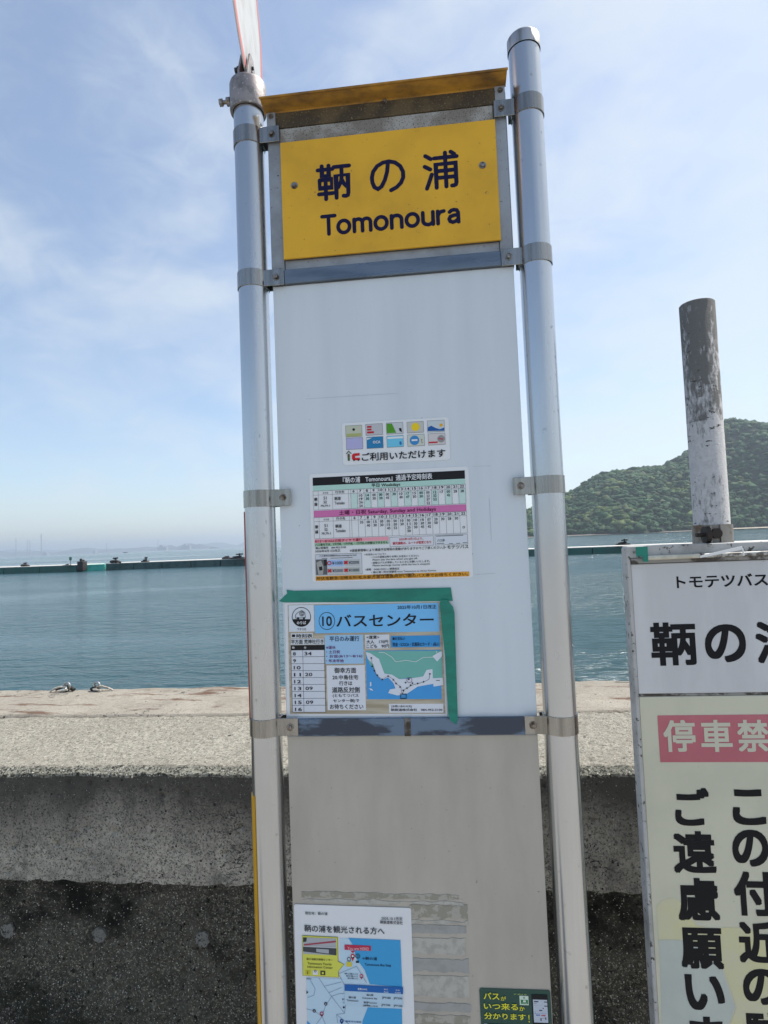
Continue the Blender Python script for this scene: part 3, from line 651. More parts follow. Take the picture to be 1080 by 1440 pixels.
# name board (kana, kanji and roman lettering)
YB_L, YB_R = -.261*K, .1216*K
nb = bx('name_board', (YB_L, -.0095, Z_YB), (YB_R, -.005, Z_YT), mat('yellow_board', (.73, .405, .012), .42, col2=(.63, .345, .012), scale=5, col3=(.20, .12, .03), scale3=150, lo3=.69, hi3=.76, bump=.05), ch=.0004)
navy = mat('navy_lettering', (.006, .006, .04), .6, spec=.2)
def strokes(mb, sts, x0, z0, x1, z1, th, y, box=(0, 0, 100, 100)):
    def cv(p): return (x0+(p[0]-box[0])/(box[2]-box[0])*(x1-x0), z1-(p[1]-box[1])/(box[3]-box[1])*(z1-z0))
    for k, st in enumerate(sts):
        P = [Vector((*cv(p), 0)).xy for p in st]; yy = y-2.5e-6*k
        # smooth the corners by Chaikin when the stroke has curves
        L_, R_ = [], []; n = len(P); r = th/2
        for i in range(n):
            d = (P[min(i+1, n-1)]-P[max(i-1, 0)]).normalized(); nn_ = Vector((-d.y, d.x))
            if 0 < i < n-1:
                d1 = (P[i]-P[i-1]).normalized(); c = max(.5, math.sqrt(max(.0, (1+d1.dot((P[i+1]-P[i]).normalized()))/2))); L_.append(P[i]+nn_*r/c); R_.append(P[i]-nn_*r/c)
            else: L_.append(P[i]+nn_*r); R_.append(P[i]-nn_*r)
        vs = [(a.x, yy, a.y) for a in L_]+[(a.x, yy, a.y) for a in R_]
        mb.add(vs, [(i+n, i+1+n, i+1, i) for i in range(n-1)])
        for e, c in enumerate((P[0], P[-1])):
            mb.add([(c.x+r*math.cos(2*math.pi*j/16), yy-1e-6*(e+1), c.y+r*math.sin(2*math.pi*j/16)) for j in range(16)], [tuple(range(16))])
def arc(cx, cy, rx, ry, a0, a1, n=16): return [(cx+rx*math.cos(rad(a0+(a1-a0)*i/n)), cy+ry*math.sin(rad(a0+(a1-a0)*i/n))) for i in range(n+1)]
TOMO = [[(0, 12), (46, 12)], [(13, 1), (13, 31), (34, 31), (34, 1)], [(23.5, 31), (23.5, 99)], [(5, 42), (42, 42), (42, 66), (5, 66), (5, 42)], [(2, 83), (46, 83)],
        [(50, 7), (98, 7)], [(56, 98), (56, 33), (93, 33), (93, 86), (91, 93), (85, 95), (78, 94)], [(74, 8), (74, 36), (71, 52), (62, 68)], [(74, 46), (79, 57), (88, 67)]]
NO = [[(52, 15), (49, 38), (42, 60), (32, 78), (22, 84), (12, 78), (7, 64), (6, 50), (10, 34), (22, 19), (38, 11), (55, 9), (72, 14), (86, 26), (93, 42), (93, 58), (86, 73), (74, 84), (58, 91)]]
URA = [[(4, 6), (20, 16)], [(1, 36), (17, 45)], [(5, 98), (12, 82), (21, 60)], [(30, 15), (97, 15)], [(80, 1), (90, 8)],
       [(34, 98), (34, 33), (93, 33), (93, 88), (91, 94), (86, 96), (80, 96)], [(34, 52), (92, 52)], [(34, 71), (92, 71)], [(63, 2), (63, 97)]]
mb = MB(); YT_ = -.0100
def bp2(u, v): p = at(u, v, -.0095); return p.x, p.z
for sts, (ul, vt), (ur, vb) in ((TOMO, (446.5, 234.2), (493.5, 277.2)), (NO, (519, 225.5), (571.5, 270)), (URA, (596, 217), (645.5, 262))):
    x0, z1 = bp2(ul, vt); x1, z0 = bp2(ur, vb); mb = MB(); strokes(mb, sts, x0, z0, x1, z1, .0080, YT_); mb.build('character', navy, nb)
# roman letters
LT = {'T': (60, [[(0, 0), (60, 0)], [(30, 0), (30, 100)]]),
      'o': (54, [arc(27, 66, 27, 34, 0, 360, 24)]),
      'm': (76, [[(0, 32), (0, 100)], [(0, 55)]+arc(19, 52, 19, 20, 180, 360, 10)[1:]+[(38, 100)], [(38, 55)]+arc(57, 52, 19, 20, 180, 360, 10)[1:]+[(76, 100)]]),
      'n': (46, [[(0, 32), (0, 100)], [(0, 58)]+arc(23, 55, 23, 23, 180, 360, 10)[1:]+[(46, 100)]]),
      'u': (46, [[(0, 32), (0, 76)]+arc(23, 77, 23, 23, 180, 0, 10)[1:]+[(46, 32)], [(46, 70), (46, 100)]]),
      'r': (28, [[(0, 32), (0, 100)], [(0, 60), (5, 45), (14, 36), (28, 33)]]),
      'a': (46, [[(4, 42), (12, 34), (24, 31), (37, 35), (42, 46), (43, 100)], [(43, 60), (22, 62), (6, 68), (1, 80), (5, 93), (17, 99), (30, 95), (42, 84)]])}
word = 'Tomonoura'; gap = 22; tot = sum(LT[c][0] for c in word)+gap*(len(word)-1)-8
x0, z1 = bp2(453, 308); x1, z0 = bp2(646, 313); z1 = bp2(453, 305)[1]; z0 = bp2(453, 330)[1]
kx = (x1-x0)/tot; cur = 0
for i, c in enumerate(word):
    mb = MB(); w, sts = LT[c]; strokes(mb, sts, x0+cur*kx, z0, x0+(cur+w)*kx, z1, .0074, YT_, box=(0, 0, w, 100)); cur += w+gap-(8 if i == 0 else 0)
    mb.build('letter', navy, nb)
def hexbolt(name, x, y, z, r, parent, h=.004, ph=0):
    mb = MB(); mb.tube((x, y, z), (x, y-.001, z), r*1.45, 20); mb.tube((x, y-.001, z), (x, y-h, z), r, 6, r*.94, phase=ph); mb.tube((x, y-h, z), (x, y-h-.0006, z), r*.7, 14, r*.55)
    return mb.build(name, m_bolt, parent, smooth=35)
for u, v in ((414, 261), (678.5, 232.5)):
    p = at(u, v, -.0095); hexbolt('bolt', p.x, -.0095, p.z, .0048, nb)
for u, v in ((541, 144),): p = at(u, v, -.01); hexbolt('bolt', p.x, -.0082, zhb-.004, .0034, stop)
for x in (PL_+.0095, PR_-.0095): hexbolt('bolt', x, -.0105, zhb-.010, .0038, stop)
# rails
m_rail = mat('blue_grey_rail', (.16, .20, .25), .32, .6, col2=(.11, .145, .19), scale=10, mapping=(.4, 1, 2.5), rvar=.12)
bx('rail', (PL_+.026, -.0085, Z_RB+.003), (PR_-.024, -.0005, Z_RT-.002), m_rail)
Z4T, Z4B = at(570, 1008.5).z, at(570, 1032.5).z
rl = bx('rail', (-.2646*K, -.0075, Z4B), (.1202*K, .0005, Z4T), mat('blue_tape_rail', (.13, .19, .28), .22, .35, col2=(.045, .06, .09), scale=13, lo=.48, hi=.53, mapping=(.45, 1, 1.3), rvar=.1))
p1 = at(573, 1008, 0); bx('rail_joint', (p1.x-.006, -.0088, Z4B-.001), (p1.x+.006, -.0076, Z4T+.001), mat('tarnished_joint', (.2, .2, .2), .5, .8, col2=(.07, .06, .05), scale=80, lo=.4, hi=.6))
# panels
m_panel = mat('white_panel_enamel', (.63, .685, .73), .42, col2=(.57, .625, .67), scale=7, lo=.42, hi=.68, mapping=(1.4, 1, .16), col3=(.25, .22, .18), scale3=120, lo3=.715, hi3=.76, rvar=.06)
m_lowp = mat('weathered_lower_panel', (.48, .44, .375), .5, col2=(.405, .37, .315), scale=9, lo=.36, hi=.68, mapping=(1.3, 1, .35), col3=(.2, .17, .13), scale3=100, lo3=.68, hi3=.75, rvar=.08)
bx('upper_panel', (PL_, .0, Z4T-.001), (PR_, .004, Z_RB+.0015), m_panel)
bx('lower_panel', (-.284*K, .0005, .32), (.1405*K, .0045, Z4B-.0005), m_lowp)
bx('panel_lip', (-.284*K, -.001, Z4B-.0035), (.1405*K, .0003, Z4B-.0006), m_frame)
# clamps
def clamp(X, z, side):
    mb = MB(); n = 60
    mb.lathe([(PRD+.0002, z-BH), (PRD+.0019, z-BH), (PRD+.0019, z+BH), (PRD+.0002, z+BH)], X, YP, 64)
    xe = X+side*PRD*.72; xt = (PL_+.0255) if side > 0 else (PR_-.0235)
    a, b = sorted((xe, xt)); mb.box((a, -.0112, z-BH), (b, -.0090, z+BH), 0, .0006)
    a, b = sorted((xe, X+side*(PRD+.006))); mb.box((a, .013, z-BH), (b+(.012 if side > 0 else 0), .0155, z+BH))
    c = mb.build('clamp', m_band, stop, smooth=35); hexbolt('bolt', (PL_+.0095) if side > 0 else (PR_-.0095), -.0112, z, .0050, c, .005, ph=random.random()); return c
for z in CZ: clamp(XL, z, 1); clamp(XR, z, -1)
# coloured strips on the outer back edge of the left pole
def wrap(name, z0, z1, a0, a1, m, t=.0012):
    mb = MB(); vs = []; n = 14
    for i in range(n+1):
        a = rad(a0+(a1-a0)*i/n)
        for r in (PRD+.0001, PRD+t):
            for z in (z0, z1): vs.append((XL+r*math.cos(a), YP+r*math.sin(a), z))
    fs = []
    for i in range(n):
        k = 4*i; fs += [(k+2, k+3, k+7, k+6), (k, k+4, k+5, k+1), (k+1, k+5, k+7, k+3), (k, k+2, k+6, k+4)]
    fs += [(0, 1, 3, 2), (4*n, 4*n+2, 4*n+3, 4*n+1)]
    mb.add(vs, fs); return mb.build(name, m, stop)
wrap('yellow_strip', .02, at(357, 1113, YP).z, 100, 230, mat('yellow_reflective_tape', (.62, .33, .01), .4), .0022)
wrap('red_strip', at(357, 1013, YP).z, at(350, 720, YP).z, 100, 203, mat('faded_red_tape', (.42, .07, .05), .5), .0018)
# collar with edge-on route disc
zc1 = at(345, 100, YP-.037).z; zc0 = at(345, 141, YP-.037).z
m_cast = mat('cast_zinc', (.33, .30, .295), .55, .7, col2=(.20, .19, .185), scale=40, col3=(.7, .68, .62), scale3=140, lo3=.64, hi3=.7, bump=.5, bscale=180)
mb = MB(); mb.lathe([(.0315, zc0), (.0362, zc0), (.0372, zc0+.004), (.0370, zc1-.004), (.0355, zc1+.0005), (.024, zc1+.006), (.0001, zc1+.007)], XL, YP, 64); col = mb.build('collar', m_cast, stop, smooth=50)
mb = MB(); mb.tube((XL-.036, YP-.006, (zc0+zc1)/2-.004), (XL-.043, YP-.006, (zc0+zc1)/2-.004), .0085, 16); mb.tube((XL-.043, YP-.006, (zc0+zc1)/2-.004), (XL-.052, YP-.006, (zc0+zc1)/2-.004), .0040, 12); mb.tube((XL-.052, YP-.006, (zc0+zc1)/2-.004), (XL-.0585, YP-.006, (zc0+zc1)/2-.004), .0078, 6)
mb.build('bolt', m_bolt, col, smooth=35)
# two fork cheeks
zk = zc1; 
def cheek(x, name, m):
    mb = MB(); yz = [(-.030, zk-.004), (.034, zk-.004), (.034, zk+.01), (.012, zk+.062), (-.008, zk+.062), (-.030, zk+.01)]
    n = len(yz); mb.add([(x, YP+y, z) for y, z in yz]+[(x+.004, YP+y, z) for y, z in yz], [tuple(range(n)), tuple(range(2*n-1, n-1, -1))]+[(i, i+n, (i+1) % n+n, (i+1) % n) for i in range(n)]); return mb.build(name, m, col)
cheek(XL-.011, 'fork_cheek', m_cast); cheek(XL+.006, 'fork_cheek', m_cast)
mb = MB(); mb.add([(XL-.030, YP-.01, zk-.002), (XL+.030, YP-.01, zk-.002), (XL+.008, YP-.004, zk+.030), (XL-.008, YP-.004, zk+.030), (XL-.030, YP+.01, zk-.002), (XL+.030, YP+.01, zk-.002), (XL+.008, YP+.004, zk+.030), (XL-.008, YP+.004, zk+.030)],
    [(0, 1, 2, 3), (7, 6, 5, 4), (0, 3, 7, 4), (1, 5, 6, 2), (3, 2, 6, 7)]); mb.build('web', mat('dark_cast', (.12, .12, .125), .6, .5), col)
mb = MB(); mb.tube((XL-.024, YP, zk+.036), (XL+.014, YP, zk+.036), .0035, 10); mb.tube((XL-.020, YP, zk+.036), (XL-.012, YP, zk+.036), .008, 6); mb.tube((XL-.026, YP, zk+.036), (XL-.021, YP, zk+.036), .006, 6); mb.build('bolt', mat('dark_bolt', (.05, .05, .05), .5, .6), col)
# disc: round plate turned nearly edge-on
pa = at(331, 20, -.10); pb = at(362, 20, .17)
dv = Vector((pb.x-pa.x, .27, 0)).normalized(); nv_ = Vector((-dv.y, dv.x, 0)); Rd = .20
cen = Vector((XL-.002, YP, 0)); cen = Vector((pa.x+(pb.x-pa.x)*.42, -.10+.27*.42, zk+.012+Rd))
def plate(R, off, th, name, m, parent, inner=0):
    mb = MB(); n = 72; vs = []
    for o_ in (off, off+th):
        for i in range(n): a = 2*math.pi*i/n; vs.append(cen+dv*R*math.cos(a)+Vector((0, 0, R*math.sin(a)))+nv_*o_)
    if not inner: mb.add(vs, [tuple(range(n)), tuple(range(2*n-1, n-1, -1))]+[(i, i+n, (i+1) % n+n, (i+1) % n) for i in range(n)])
    else:
        V2 = [cen+dv*R*k*math.cos(2*math.pi*i/n)+Vector((0, 0, R*k*math.sin(2*math.pi*i/n)))+nv_*off for k in (1, inner) for i in range(n)]
        mb.add(V2, [(i, (i+1) % n, (i+1) % n+n, i+n) for i in range(n)])
    return mb.build(name, m, parent)
dp = plate(Rd, -.0012, .0024, 'route_disc', mat('faded_white_enamel', (.52, .53, .53), .5, col2=(.42, .40, .39), scale=9), stop)
m_pink = mat('faded_red_border', (.6, .16, .15), .5)
for off in (-.0016, .0016): plate(Rd*.985, off, 0, 'red_border', m_pink, dp, .90)
# torn glue marks on the lower panel
def ragged(name, u0, v0, u1, v1, m, parent, y, amp=.0025, n=46, seed=0):
    a = at(u0, v0, y); b = at(u1, v1, y); x0, x1, z1, z0 = a.x, b.x, a.z, b.z; P = []
    for i in range(n): t = i/(n-1); P.append((x0+(x1-x0)*t, z1+(fbm(np.array([t*9]), np.array([seed+.5]), 4, 3)[0]-.5)*amp*2))
    for i in range(1, 6): t = i/6; P.append((x1+(fbm(np.array([t*5]), np.array([seed+2.5]), 3, 3)[0]-.5)*amp*2, z1+(z0-z1)*t))
    for i in range(n): t = 1-i/(n-1); P.append((x0+(x1-x0)*t, z0+(fbm(np.array([t*9]), np.array([seed+7.5]), 4, 3)[0]-.5)*amp*2))
    mb = MB(); mb.poly(P, y, .0003); return mb.build(name, m, parent)
m_g1 = mat('glue_pale', (.47, .45, .40), .7, col2=(.37, .35, .31), scale=60); m_g2 = mat('glue_brown', (.30, .28, .225), .8, col2=(.41, .385, .33), scale=50, lo=.5, hi=.55); m_g3 = mat('glue_grey', (.35, .35, .335), .7, col2=(.31, .31, .295), scale=40)
for k, (u0, v0, u1, v1, mm) in enumerate(((424, 1254, 645, 1266, m_g2), (426, 1264, 652, 1273, m_g1), (576, 1272, 658, 1293, m_g2), (578, 1294, 659, 1300, m_g1), (578, 1300, 656, 1314, m_g3), (578, 1318, 655, 1343, m_g1),
        (580, 1347, 660, 1368, m_g3), (580, 1371, 660, 1404, m_g1), (580, 1409, 662, 1424, m_g3), (580, 1426, 663, 1470, m_g2))):
    ragged('glue_residue', u0, v0, u1, v1, mm, stop, -.0003-.0001*(k % 3), amp=.006 if k < 3 else .0035, seed=k)
# pale outlines where old notices were
m_scr = mat('scratch_grey', (.47, .51, .55), .6)
for (a, b) in (((430, 561), (560, 553)), ((665, 656), (690, 655)), ((668, 808), (697, 806)), ((688, 700), (691, 760))):
    p, q = at(*a, 0), at(*b, 0); mb = MB(); d = (q-p).normalized(); nn_ = Vector((-d.z, 0, d.x))*.0004; mb.add([p+nn_, p-nn_, q-nn_, q+nn_], [(0, 1, 2, 3)]); o = mb.build('scratch_mark', m_scr, stop); o.location.y = -.0003

# ================================================================ NOTICES
paper = mat('laminated_paper', (.74, .76, .78), .28, bump=.05, bscale=15, bdist=.002)
BLK = ink(22, 22, 26); WHT = ink(225, 228, 232); GRN = ink(176, 212, 202); PNK = ink(205, 115, 170); LPK = ink(235, 160, 175); RED = ink(190, 30, 45); ORG = ink(225, 160, 50)
GRY = ink(120, 125, 130); LG = ink(190, 192, 196); BLU = ink(90, 170, 225); DBL = ink(20, 90, 170); TEAL = ink(105, 175, 165); DGR = ink(20, 75, 60)
A = ((420, 570), 4.1538)
# ---- 1: card sticker
s = Sheet('card_sticker', [(250, 105), (880, 68), (262, 350), (882, 318)], -.0008, 'small white sticker showing ten tiny transit cards in two rows', 'sticker', org=A[0], sc=A[1])
cards = [((275, 122), (370, 180)), ((392, 113), (490, 170)), ((513, 105), (610, 163)), ((633, 100), (730, 156)), ((752, 93), (852, 151)),
         ((279, 194), (375, 253)), ((398, 188), (494, 247)), ((516, 182), (612, 240)), ((636, 175), (735, 234)), ((757, 168), (856, 227))]
cc = [ink(190, 195, 175), ink(185, 188, 192), ink(195, 200, 205), ink(190, 192, 188), ink(195, 205, 210), ink(175, 175, 215), ink(40, 125, 175), ink(110, 195, 225), ink(200, 205, 195), ink(205, 200, 200)]
for (a, b), c in zip(cards, cc):
    s.rect((a[0]-2, a[1]-2), (b[0]+2, b[1]+2), GRY, 1); s.rect(a, b, c, 2)
s.rect((281, 168), (366, 178), ink(170, 175, 110), 3); s.disc((322, 142), 8, BLK, 3, 10)
for k in range(3): s.rect((400, 122+16*k), (426+(k == 2)*14, 131+16*k), RED, 3); 
s.shape([(514, 108), (545, 107), (570, 161), (516, 164)], ink(80, 150, 40), 3); s.shape([(585, 135), (600, 133), (604, 158), (590, 150)], BLK, 3)
s.disc((682, 127), 24, ink(235, 205, 40), 3); s.shape([(754, 130), (775, 120), (800, 133), (825, 140), (850, 130), (851, 149), (754, 151)], ink(25, 90, 160), 3); s.disc((832, 116), 10, ink(225, 170, 50), 3, 12)
s.shape([(398, 205), (430, 190), (398, 190)], ink(205, 215, 220), 3); s.text('OCA', (434, 208), (478, 222), WHT, bold=.02)
s.rect((518, 186), (610, 192), WHT, 3); s.text('B', (590, 212), (602, 230), DBL, bold=.03); s.disc((677, 205), 28, ink(60, 135, 195), 3); s.rect((660, 200), (694, 208), WHT, 4)
s.text('t', (715, 195), (724, 222), ink(150, 130, 60)); s.disc((832, 196), 22, ink(150, 150, 152), 3); s.rect((760, 214), (812, 220), RED, 3); s.text('Pay', (818, 190), (846, 204), RED, bold=.02)
s.rect((283, 277), (304, 326), ink(50, 90, 60), 3) if False else None
s.shape([(276, 283), (292, 265), (310, 281), (306, 284), (292, 272), (281, 286)], ink(70, 80, 60), 3); s.rect((286, 284), (300, 324), ink(60, 100, 55), 3); s.rect((286, 292), (300, 300), ink(120, 60, 45), 4)
s.shape([(312, 290), (322, 282), (356, 279), (357, 294), (330, 296), (330, 308), (358, 306), (359, 320), (320, 322), (312, 314)], ink(200, 30, 40), 3)
s.disc((324, 321), 5, BLK, 4, 12); s.disc((350, 320), 5, BLK, 4, 12)
s.text('ご利用いただけます', (368, 280), (858, 302), BLK, bold=.018, res=3)
s.finish(paper, .006)
# ---- 2: timetable
s = Sheet('timetable_notice', [(62, 402), (990, 357), (80, 1035), (1022, 1005)], -.0008, 'white timetable notice with black, green and pink bands and an orange foot', 'notice', org=A[0], sc=A[1])
F = dict(fr=True)
X0, X1 = .022, .976
s.rect((X0, .035), (X1, .110), BLK, 1, **F); s.text('『鞆の浦　Tomonoura』通過予定時刻表', (.215, .045), (.775, .100), WHT, bold=.012, **F)
s.rect((X0, .110), (X1, .160), GRN, 1, **F); s.text('平日 Weekdays', (.395, .116), (.575, .155), BLK, **F)
s.rect((X0, .342), (X1, .405), PNK, 1, **F); s.text('土曜・日祝 Saturday, Sunday and Holidays', (.185, .350), (.79, .398), ink(90, 20, 60), **F)
wk = ['', '10 19 34 54', '14 30', '00 30', '00 30', '00 45', '30', '10 40', '17 47', '15 30', '00 30', '00 22 37 52', '12 32 52', '17', '00 42', '28', '28']
hd = ['', '35', '00 40', '15 30', '00 30', '00 15 45', '00 30 52', '10 30', '00 11 25 50', '10 30 50', '10 30 45', '07 30 42', '20 50', '30', '28', '30', '']
lw = .00035
for base, top, bot, data in ((.160, .160, .335, wk), (.405, .405, .600, hd)):
    c0 = .262; cwid = (X1-c0)/17
    hy = top+.038
    for k in range(17):
        x = c0+cwid*k
        if data is wk and k % 2 == 0: s.rect((x, hy), (x+cwid, bot), ink(196, 220, 215), 1, **F)
        s.line([(x, top), (x, bot)], lw, BLK, **F)
        s.text(str(6+k), (x+cwid*(.3 if k < 4 else .2), top+.006), (x+cwid*(.6 if k < 4 else .8), top+.030), BLK, **F)
        for j, mm in enumerate(data[k].split()): s.text(mm, (x+cwid*.25, hy+.010+j*.032), (x+cwid*.75, hy+.034+j*.032), BLK, **F)
    s.line([(X0, top), (X1, top)], lw, BLK, **F); s.line([(X0, hy), (X1, hy)], lw, BLK, **F); s.line([(X0, bot), (X1, bot)], lw, BLK, **F)
    for x in (X0, .055, .145, .248, X1): s.line([(x, top), (x, bot)], lw, BLK, **F)
    s.text('のりば', (.085, top+.012), (.12, top+.030), BLK, **F); s.text('行き先', (.165, top+.006), (.222, top+.032), BLK, **F)
    m_ = (hy+bot)/2
    s.text('鞆', (.029, m_-.045), (.048, m_-.012), BLK, bold=.02, **F); s.text('線', (.029, m_+.0), (.048, m_+.033), BLK, bold=.02, **F)
    s.text('51', (.088, m_-.052), (.108, m_-.024), BLK, **F); s.text('52', (.088, m_-.014), (.108, m_+.012), BLK, **F); s.text('79,79-1', (.068, m_+.024), (.128, m_+.048), BLK, **F)
    s.text('鞆港', (.158, m_-.044), (.198, m_-.012), BLK, bold=.015, **F); s.text('Tomoko', (.158, m_+.0), (.222, m_+.028), BLK, bold=.01, **F)
s.rect((X0, .606), (.490, .640), LPK, 1, **F); s.text('8/13～8/16は日祝ダイヤで運行', (.026, .610), (.325, .638), ink(150, 20, 40), bold=.012, **F)
s.rect((X0, .640), (.490, .672), ink(165, 200, 170), 1, **F); s.text('バス車内では、2千円札・5千円札・1万円札の両替はできません', (.026, .645), (.485, .668), BLK, bold=.01, **F)
s.text('福山営業所　084-952-3100', (.026, .676), (.22, .698), BLK, **F); s.text('2026年4月1日改正', (.024, .704), (.185, .728), BLK, **F)
s.rect((.496, .612), (.768, .700), GRY, 1, **F); s.rect((.498, .615), (.766, .697), ink(215, 218, 226), 2, **F)
s.text('2025年10月1日より、', (.555, .622), (.705, .646), RED, bold=.01, **F); s.text('観光施設は、ルートが変更となり', (.515, .656), (.752, .682), RED, bold=.02, **F)
s.rect((.776, .608), (X1, .700), GRY, 1, **F); s.rect((.778, .611), (X1-.002, .697), ink(212, 218, 226), 2, **F); s.rect((.785, .616), (.95, .621), BLK, 3, **F); s.text('バス停', (.79, .645), (.835, .672), ink(70, 80, 90), **F)
s.rect((.786, .684), (.832, .688), BLK, 3, **F); s.rect((.862, .688), (.885, .692), BLK, 3, **F); s.rect((.905, .688), (.928, .692), BLK, 3, **F); s.rect((.945, .684), (.972, .688), BLK, 3, **F)
s.disc((964, 712), 7, BLK, 3, 12, inner=.6)
s.text('※道路事情等により通過予定時刻の変動がありますのでご了承ください。', (.245, .708), (.825, .734), BLK, **F); s.text('トモテツバス', (.828, .704), (.978, .738), BLK, bold=.006, **F)
s.rect((.022, .745), (.318, .972-.035), GRY, 1, **F); s.rect((.024, .748), (.316, .934), ink(205, 210, 218), 2, **F)
s.text('バス車内の両替(Money exchange by bus)', (.05, .752), (.285, .772), BLK, bold=.01, **F); s.rect((.065, .782), (.10, .786), BLK, 3, **F); s.rect((.12, .782), (.26, .786), BLK, 3, **F)
s.rect((.026, .792), (.098, .932), ink(95, 98, 102), 3, **F)
s.shape([(.03, .82), (.06, .80), (.075, .86), (.07, .93), (.04, .93)], ink(165, 165, 160), 4, **F); s.shape([(.045, .86), (.066, .855), (.068, .89), (.048, .895)], ink(40, 40, 42), 5, **F); s.rect((.078, .795), (.096, .85), ink(35, 36, 38), 4, **F)
for (a, b, c, tx) in ((.118, .80, ink(165, 195, 235), '¥1000'), (.222, .80, ink(190, 195, 195), '¥2000'), (.118, .87, ink(195, 195, 195), '¥5000'), (.222, .87, ink(190, 195, 188), '¥10000')):
    s.rect((a-.012, b), (a+.085, b+.06), c, 3, **F); s.text(tx, (a+.012, b+.014), (a+.078, b+.044), ink(60, 75, 95), layer=5, **F)
    if tx != '¥1000': s.text('×', (a-.018, b+.012), (a+.008, b+.044), RED, layer=6, bold=.05, **F)
    else: s.text('○', (a-.020, b+.010), (a+.008, b+.046), RED, layer=6, bold=.03, **F)
for k, (t_, x0_, x1_) in enumerate((('<お支払いについて>', .335, .47), ('・バスの運賃は降りる時にお支払いください。', .375, .675), ('Please pay the fare when you get off.', .385, .665), ('・両替はバスが停車しているときにお願いいたします。', .375, .74), ('Please exchange money while the bus is stopped.', .385, .74),
        ('<運賃　FARE>2025.1.1運賃改定', .335, .55), ('・鞆の浦～阿伏兎観音 from Tomonoura to Abuto Kannon', .375, .775), ('大人(Adult)¥330　小人(Child)¥170', .385, .64))):
    w = .752+k*.0262+(.006 if k > 4 else 0); s.text(t_, (x0_, w), (x1_, w+.019), BLK, **F)
s.rect((.022, .945), (.976, .995-.008), ORG, 1, **F); s.text('阿伏兎観音/沼隈支所/松永駅方面は道路向かい側のバス停でお待ちください。', (.028, .951), (.968, .982), ink(70, 40, 10), bold=.008, **F)
s.finish(paper, .006)
# ---- 3: bus centre notice
D = ((380, 820), 3.857)
s = Sheet('bus_centre_notice', [(78, 102), (930, 96), (93, 726), (968, 714)], -.0008, 'white notice with blue heading, timetable and coast map, taped with green tape', 'notice', org=D[0], sc=D[1])
wood = mat('printed_wood_grain', hx(190, 180, 160), .5, col2=hx(160, 148, 125), scale=60, mapping=(.12, 1, 1.6), lo=.4, hi=.6)
s.rect((95, 118), (950, 708), wood, 1)
s.rect((100, 120), (240, 262), ink(215, 222, 230), 2); s.rect((240, 120), (918, 262), ink(120, 190, 240), 2)
s.disc((170, 183), 52, BLK, 3, 40, inner=.93); s.shape([(170+50*math.cos(rad(a)), 183+50*math.sin(rad(a))) for a in range(14, 167, 8)], BLK, 4)
s.line([(150, 160), (172, 148), (188, 158), (192, 186), (140, 190), (138, 172), (150, 160)], .0009, BLK, 5); s.disc((172, 166), 13, BLK, 5, 20, inner=.8); s.text('G', (166, 158), (178, 174), BLK, layer=6, bold=.02); s.disc((152, 190), 6, BLK, 5, 12); s.disc((184, 190), 6, BLK, 5, 12)
s.text('のりば', (146, 206), (196, 222), WHT, layer=7, bold=.02); s.text('ワクスロ', (148, 243), (195, 256), BLK)
s.text('2025年10月1日改正', (690, 120), (902, 138), ink(15, 25, 50))
s.disc((308, 205), 44, BLK, 3, 44, inner=.93, ry=47); s.text('10', (282, 180), (336, 232), BLK, bold=.008, res=4); s.text('バスセンター', (358, 172), (888, 230), BLK, bold=.006, res=5)
s.rect((112, 272), (232, 296), ink(215, 220, 225), 2); s.rect((118, 278), (136, 292), BLK, 3); s.text('時刻表', (142, 276), (230, 295), BLK, bold=.004)
s.rect((112, 302), (292, 332), ink(210, 215, 222), 2); s.text('平方面 荒神社行き', (114, 306), (290, 328), BLK)
s.rect((112, 337), (297, 362), BLK, 3); s.text('時', (120, 343), (133, 356), WHT); s.text('分', (184, 343), (197, 356), WHT); s.rect((114, 362), (300, 698), ink(212, 217, 226), 2)
rows = (('8', '34'), ('9', ''), ('10', ''), ('11', '20'), ('12', ''), ('13', '09'), ('14', ''), ('15', '09'), ('16', ''))
for k, (h_, mi2) in enumerate(rows):
    y = 372+37.6*k; dx = k*1.2; s.line([(113+dx, y+27), (297+dx*.8, y+26)], .0006, BLK, 3)
    s.text(h_, (124+dx+(0 if len(h_) == 1 else 2), y+2), (140+dx+(0 if len(h_) == 1 else 24), y+20), BLK, bold=.004)
    if mi2: s.text(mi2, (186+dx, y+1), (226+dx, y+19), BLK, bold=.004)
s.line([(177, 362), (184, 698)], .0006, BLK, 3); s.line([(113, 362), (122, 698)], .0006, BLK, 3); s.line([(296, 362), (302, 698)], .0006, BLK, 3)
s.rect((296, 282), (508, 436), ink(160, 200, 232), 2); s.text('平日のみ運行', (322, 288), (484, 314), ink(20, 40, 70), bold=.004)
for k, (t_, x_) in enumerate((('※運休', 356), ('・土日祝', 380), ('・お盆(8/13～8/16)', 500), ('・年末年始', 400))): s.text(t_, (304, 340+24*k), (x_, 357+24*k), ink(110, 50, 110))
s.rect((306, 446), (520, 688), ink(218, 222, 230), 2)
for t_, a, b, bo in (('御幸方面', (348, 458), (467, 487), .006), ('20.中島住宅', (338, 498), (478, 522), 0), ('行きは', (374, 530), (446, 554), 0), ('道路反対側', (336, 563), (486, 591), .006), ('(ともてつバス', (340, 600), (480, 620), 0), ('センター側)で', (342, 628), (484, 648), 0), ('お待ちください', (324, 656), (506, 682), .004)):
    s.text(t_, a, b, BLK, bold=bo)
s.line([(336, 593), (488, 593)], .0005, BLK, 3)
s.rect((514, 280), (648, 354), ink(215, 220, 228), 2); s.text('<運賃>', (522, 284), (592, 302), BLK); s.text('大人　170円', (522, 308), (640, 327), BLK); s.text('こども　90円', (522, 332), (645, 351), BLK)
